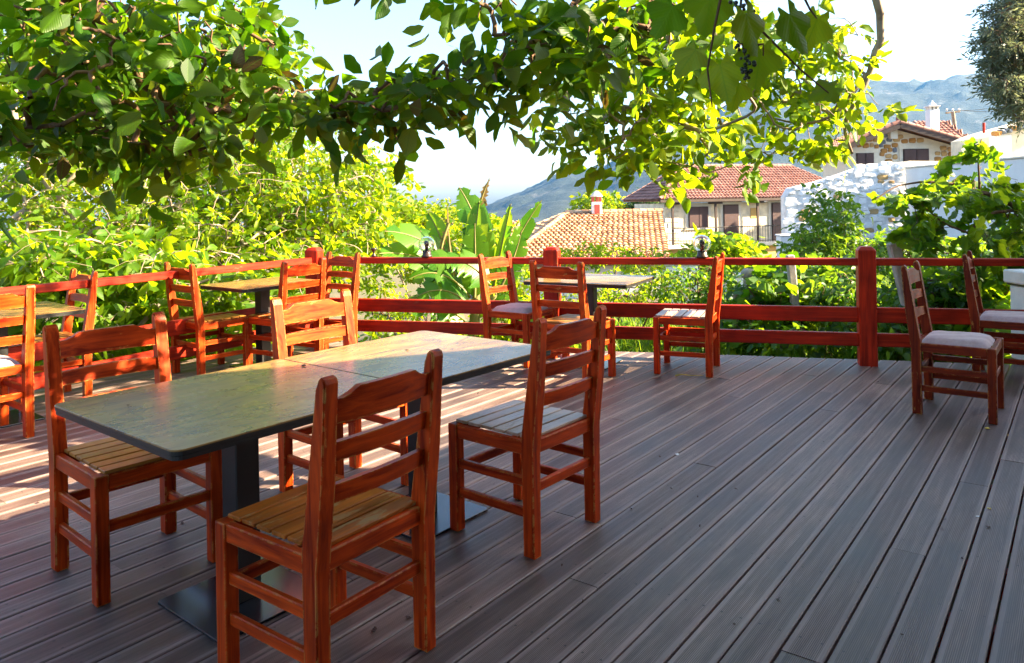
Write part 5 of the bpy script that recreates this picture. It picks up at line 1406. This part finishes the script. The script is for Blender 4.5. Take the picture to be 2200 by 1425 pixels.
# ------------------------------------------------------------------ lamps on the railing, white pillar, litter
mg, ntg, pg = new_mat('clear_glass'); pg.inputs['Base Color'].default_value = (0.95, 0.97, 1, 1); pg.inputs['Roughness'].default_value = 0.02
pg.inputs['Transmission Weight'].default_value = 1.0; pg.inputs['IOR'].default_value = 1.45
M['smoke_brown'] = plain_mat('dark_brown_plastic', (0.030, 0.016, 0.012), 0.4, 0, 0.2, 20, 0.02)
def rail_y(x): return POST_M[1] - 0.2687 * (x - POST_M[0])
def globe(x, label):
    o = empty('globe_lamp', (x, rail_y(x), 0.843), label=label, cat='lamp', group='globe lamps on the railing')
    link('lamp_base', lathe('lamp_base', [(0, 0), (.048, 0), (.048, .018), (.040, .022), (.038, .055), (.034, .06), (0, .06)], 20), o, M['smoke_brown'], True)
    link('bulb_holder', lathe('bulb_holder', [(0, .061), (.016, .061), (.016, .10), (.022, .115), (.024, .135), (.012, .15), (0, .152)], 16), o, M['smoke_brown'], True)
    pr = []
    R = 0.075
    for i in range(17):
        a = math.radians(-62 + 152 * i / 16); pr.append((R * math.cos(a), 0.115 + R * math.sin(a)))
    pr += [(r * (R - .003) / R, 0.115 + (z - .115) * (R - .003) / R) for r, z in pr[::-1]]
    link('globe', lathe('globe', pr, 28), o, mg, True)
g1, g2 = at(912, 545, 6.9), at(1500, 545, 6.4)
globe(-0.79, 'clear glass globe lamp on the railing in front of the banana plant')
globe(1.575, 'clear glass globe lamp on the railing in front of the balcony house')
bs = empty('lamp_socket', (-1.30, rail_y(-1.30), 0.843), label='small bare lamp socket without its globe on the railing', cat='lamp')
link('socket', lathe('socket', [(0, 0), (.022, 0), (.020, .02), (.010, .03), (.010, .05), (.028, .07), (.030, .085), (0, .085)], 14), bs, M['smoke_brown'], True)

wp = at(2200, 600, 5.9); wpo = empty('white_pillar', (wp.x + 0.175, 5.92, 0.0), label='white painted pillar with a wider cap behind the cushioned chair', cat='pillar', kind='thing')
zt, zm = at(2185, 583, 5.9).z, at(2185, 613, 5.9).z
link('shaft', box('shaft', (-0.19, -0.13, 0.02), (0.19, 0.13, zm - 0.012), 0.008), wpo, M['white_gloss']); link('collar', box('collar', (-0.205, -0.145, zm - 0.011), (0.205, 0.145, zm + .004), 0.003), wpo, M['smoke_brown']); link('cap', box('cap', (-0.225, -0.16, zm + .005), (0.225, 0.16, zt), 0.01), wpo, M['white_gloss'])
link('base', box('base', (-0.20, -0.14, 0.001), (0.20, 0.14, 0.019), 0.003), wpo, M['smoke_brown'])

def ground_at(u, v, z=0.0):
    p = at(u, v, 1.0); k_ = (CAM_H - z) / (CAM_H - p.z); return Vector((p.x * k_, k_, z))
M['paper'] = plain_mat('white_paper', (0.75, 0.75, 0.72), 0.8, 0, 0.05, 30, 0.1); M['yellow_leaf'] = plain_mat('fallen_yellow_leaf', (0.50, 0.36, 0.06), 0.7, 0, 0.3, 30, 0.1); M['dark_leaf'] = plain_mat('fallen_brown_leaf', (0.07, 0.030, 0.018), 0.8, 0, 0.3, 30, 0.1)
def bit(u, v, z, s, mat, name, label, cat, seed):
    r = np.random.default_rng(seed); n = 9; p = ground_at(u, v, z)
    V = [(0, 0, s * 0.22)] + [(math.cos(2 * math.pi * i / n) * s * r.uniform(.6, 1.2), math.sin(2 * math.pi * i / n) * s * r.uniform(.4, .8), s * r.uniform(0.02, 0.30)) for i in range(n)]
    V += [(x * .9, y * .9, zz_ * 0.35) for x, y, zz_ in V[1:]]
    Fc = [(0, 1 + i, 1 + (i + 1) % n) for i in range(n)] + [(1 + i, 1 + n + i, 1 + n + (i + 1) % n, 1 + (i + 1) % n) for i in range(n)] + [tuple(range(2 * n, n, -1))]
    o = link(name, mesh_py(name, V, Fc), None, M[mat], label=label, cat=cat); o.location = p + Vector((0, 0, 0.002)); o.rotation_euler = (0, 0, r.uniform(0, 6)); return o
bit(1455, 978, 0, 0.016, 'paper', 'paper_scrap', 'crumpled white paper scrap lying on the open deck', 'paper', 1)
bit(2122, 922, 0, 0.022, 'yellow_leaf', 'fallen_leaf', 'pale yellow leaf at the foot of the mauve cushioned chair', 'leaf', 2)
bit(804, 1356, 0, 0.016, 'dark_leaf', 'fallen_leaf', 'dark curled leaf on the deck behind the worn orange seat chair', 'leaf', 3)
bit(877, 1329, 0, 0.012, 'dark_leaf', 'fallen_leaf', 'tiny dark leaf by the back leg of the worn orange seat chair', 'leaf', 4)
bit(392, 1125, 0, 0.012, 'dark_leaf', 'fallen_leaf', 'reddish leaf under the olive veined table', 'leaf', 5)
bit(652, 787, TH, 0.016, 'dark_leaf', 'fallen_leaf', 'curled brown leaf on the olive veined table near the seam', 'leaf', 6)
bit(875, 753, TH, 0.010, 'dark_leaf', 'fallen_leaf', 'dark speck of leaf on the half sunlit table', 'leaf', 7)
bit(275, 872, TH, 0.007, 'dark_leaf', 'fallen_leaf', 'small brown crumb of leaf on the shaded table end', 'leaf', 8)
bit(2126, 1094, 0, 0.010, 'yellow_leaf', 'fallen_leaf', 'small yellow leaflet on the widest gap side of the deck', 'leaf', 9)
bit(2100, 1111, 0, 0.009, 'paper', 'paper_scrap', 'tiny white scrap on the deck beside the yellow leaflet', 'paper', 10)
bit(2124, 1134, 0, 0.012, 'dark_leaf', 'fallen_leaf', 'thin dark leaf on the deck below the yellow leaflet', 'leaf', 12)
q = ground_at(1465, 809); tb = Tubes(); tb.add([Vector((-0.05, 0.0, 0.008)), Vector((0.0, 0.012, 0.012)), Vector((0.07, 0.0, 0.006)), Vector((0.16, -0.005, 0.006))], [0.006, 0.005, 0.003, 0.002], 5)
tw_o = link('dry_twig', tb.mesh('dry_twig'), None, M['yellow_leaf'], label='dry twig lying on the deck by the grey seated chair', cat='twig'); tw_o.location = q

# dry leaf crumbs blown over the boards
rl = np.random.default_rng(21); nl_ = 110
n_ = rl.uniform(-5.8, 1.2, nl_); t_ = rl.uniform(0.4, 8.5, nl_); ok = np.array([t < t_end(n) - 0.1 for n, t in zip(n_, t_)])
P = n_[ok, None] * BN + t_[ok, None] * BD; P = np.column_stack([P, np.full(len(P), 0.004)])
link('leaf_litter', scatter('leaf_litter', T_MID, P, rl.normal(size=(len(P), 3)) * np.array([1, 1, .1]), rl.normal(size=(len(P), 3)) * 0.25 + np.array([0, 0, 1]), rl.uniform(0.008, 0.022, len(P)), rl), None, M['dark_leaf'], label='tiny dry leaf crumbs scattered over the deck boards', cat='leaf litter', kind='stuff')

# ------------------------------------------------------------------ haze
mh = bpy.data.materials.new('thin_summer_haze'); mh.use_nodes = True; nth = mh.node_tree
nth.nodes.remove(nth.nodes['Principled BSDF']); pv_ = nth.nodes.new('ShaderNodeVolumePrincipled')
pv_.inputs['Color'].default_value = (0.14, 0.44, 1.0, 1); pv_.inputs['Density'].default_value = 0.00008; pv_.inputs['Anisotropy'].default_value = 0.3
nth.links.new(pv_.outputs[0], nth.nodes['Material Output'].inputs['Volume'])
link('haze', box('haze', (-4900, -4600, -190), (4900, 4600, 640), 0), None, mh, kind='stuff', label='thin blue summer haze hanging before the mountain', cat='haze')
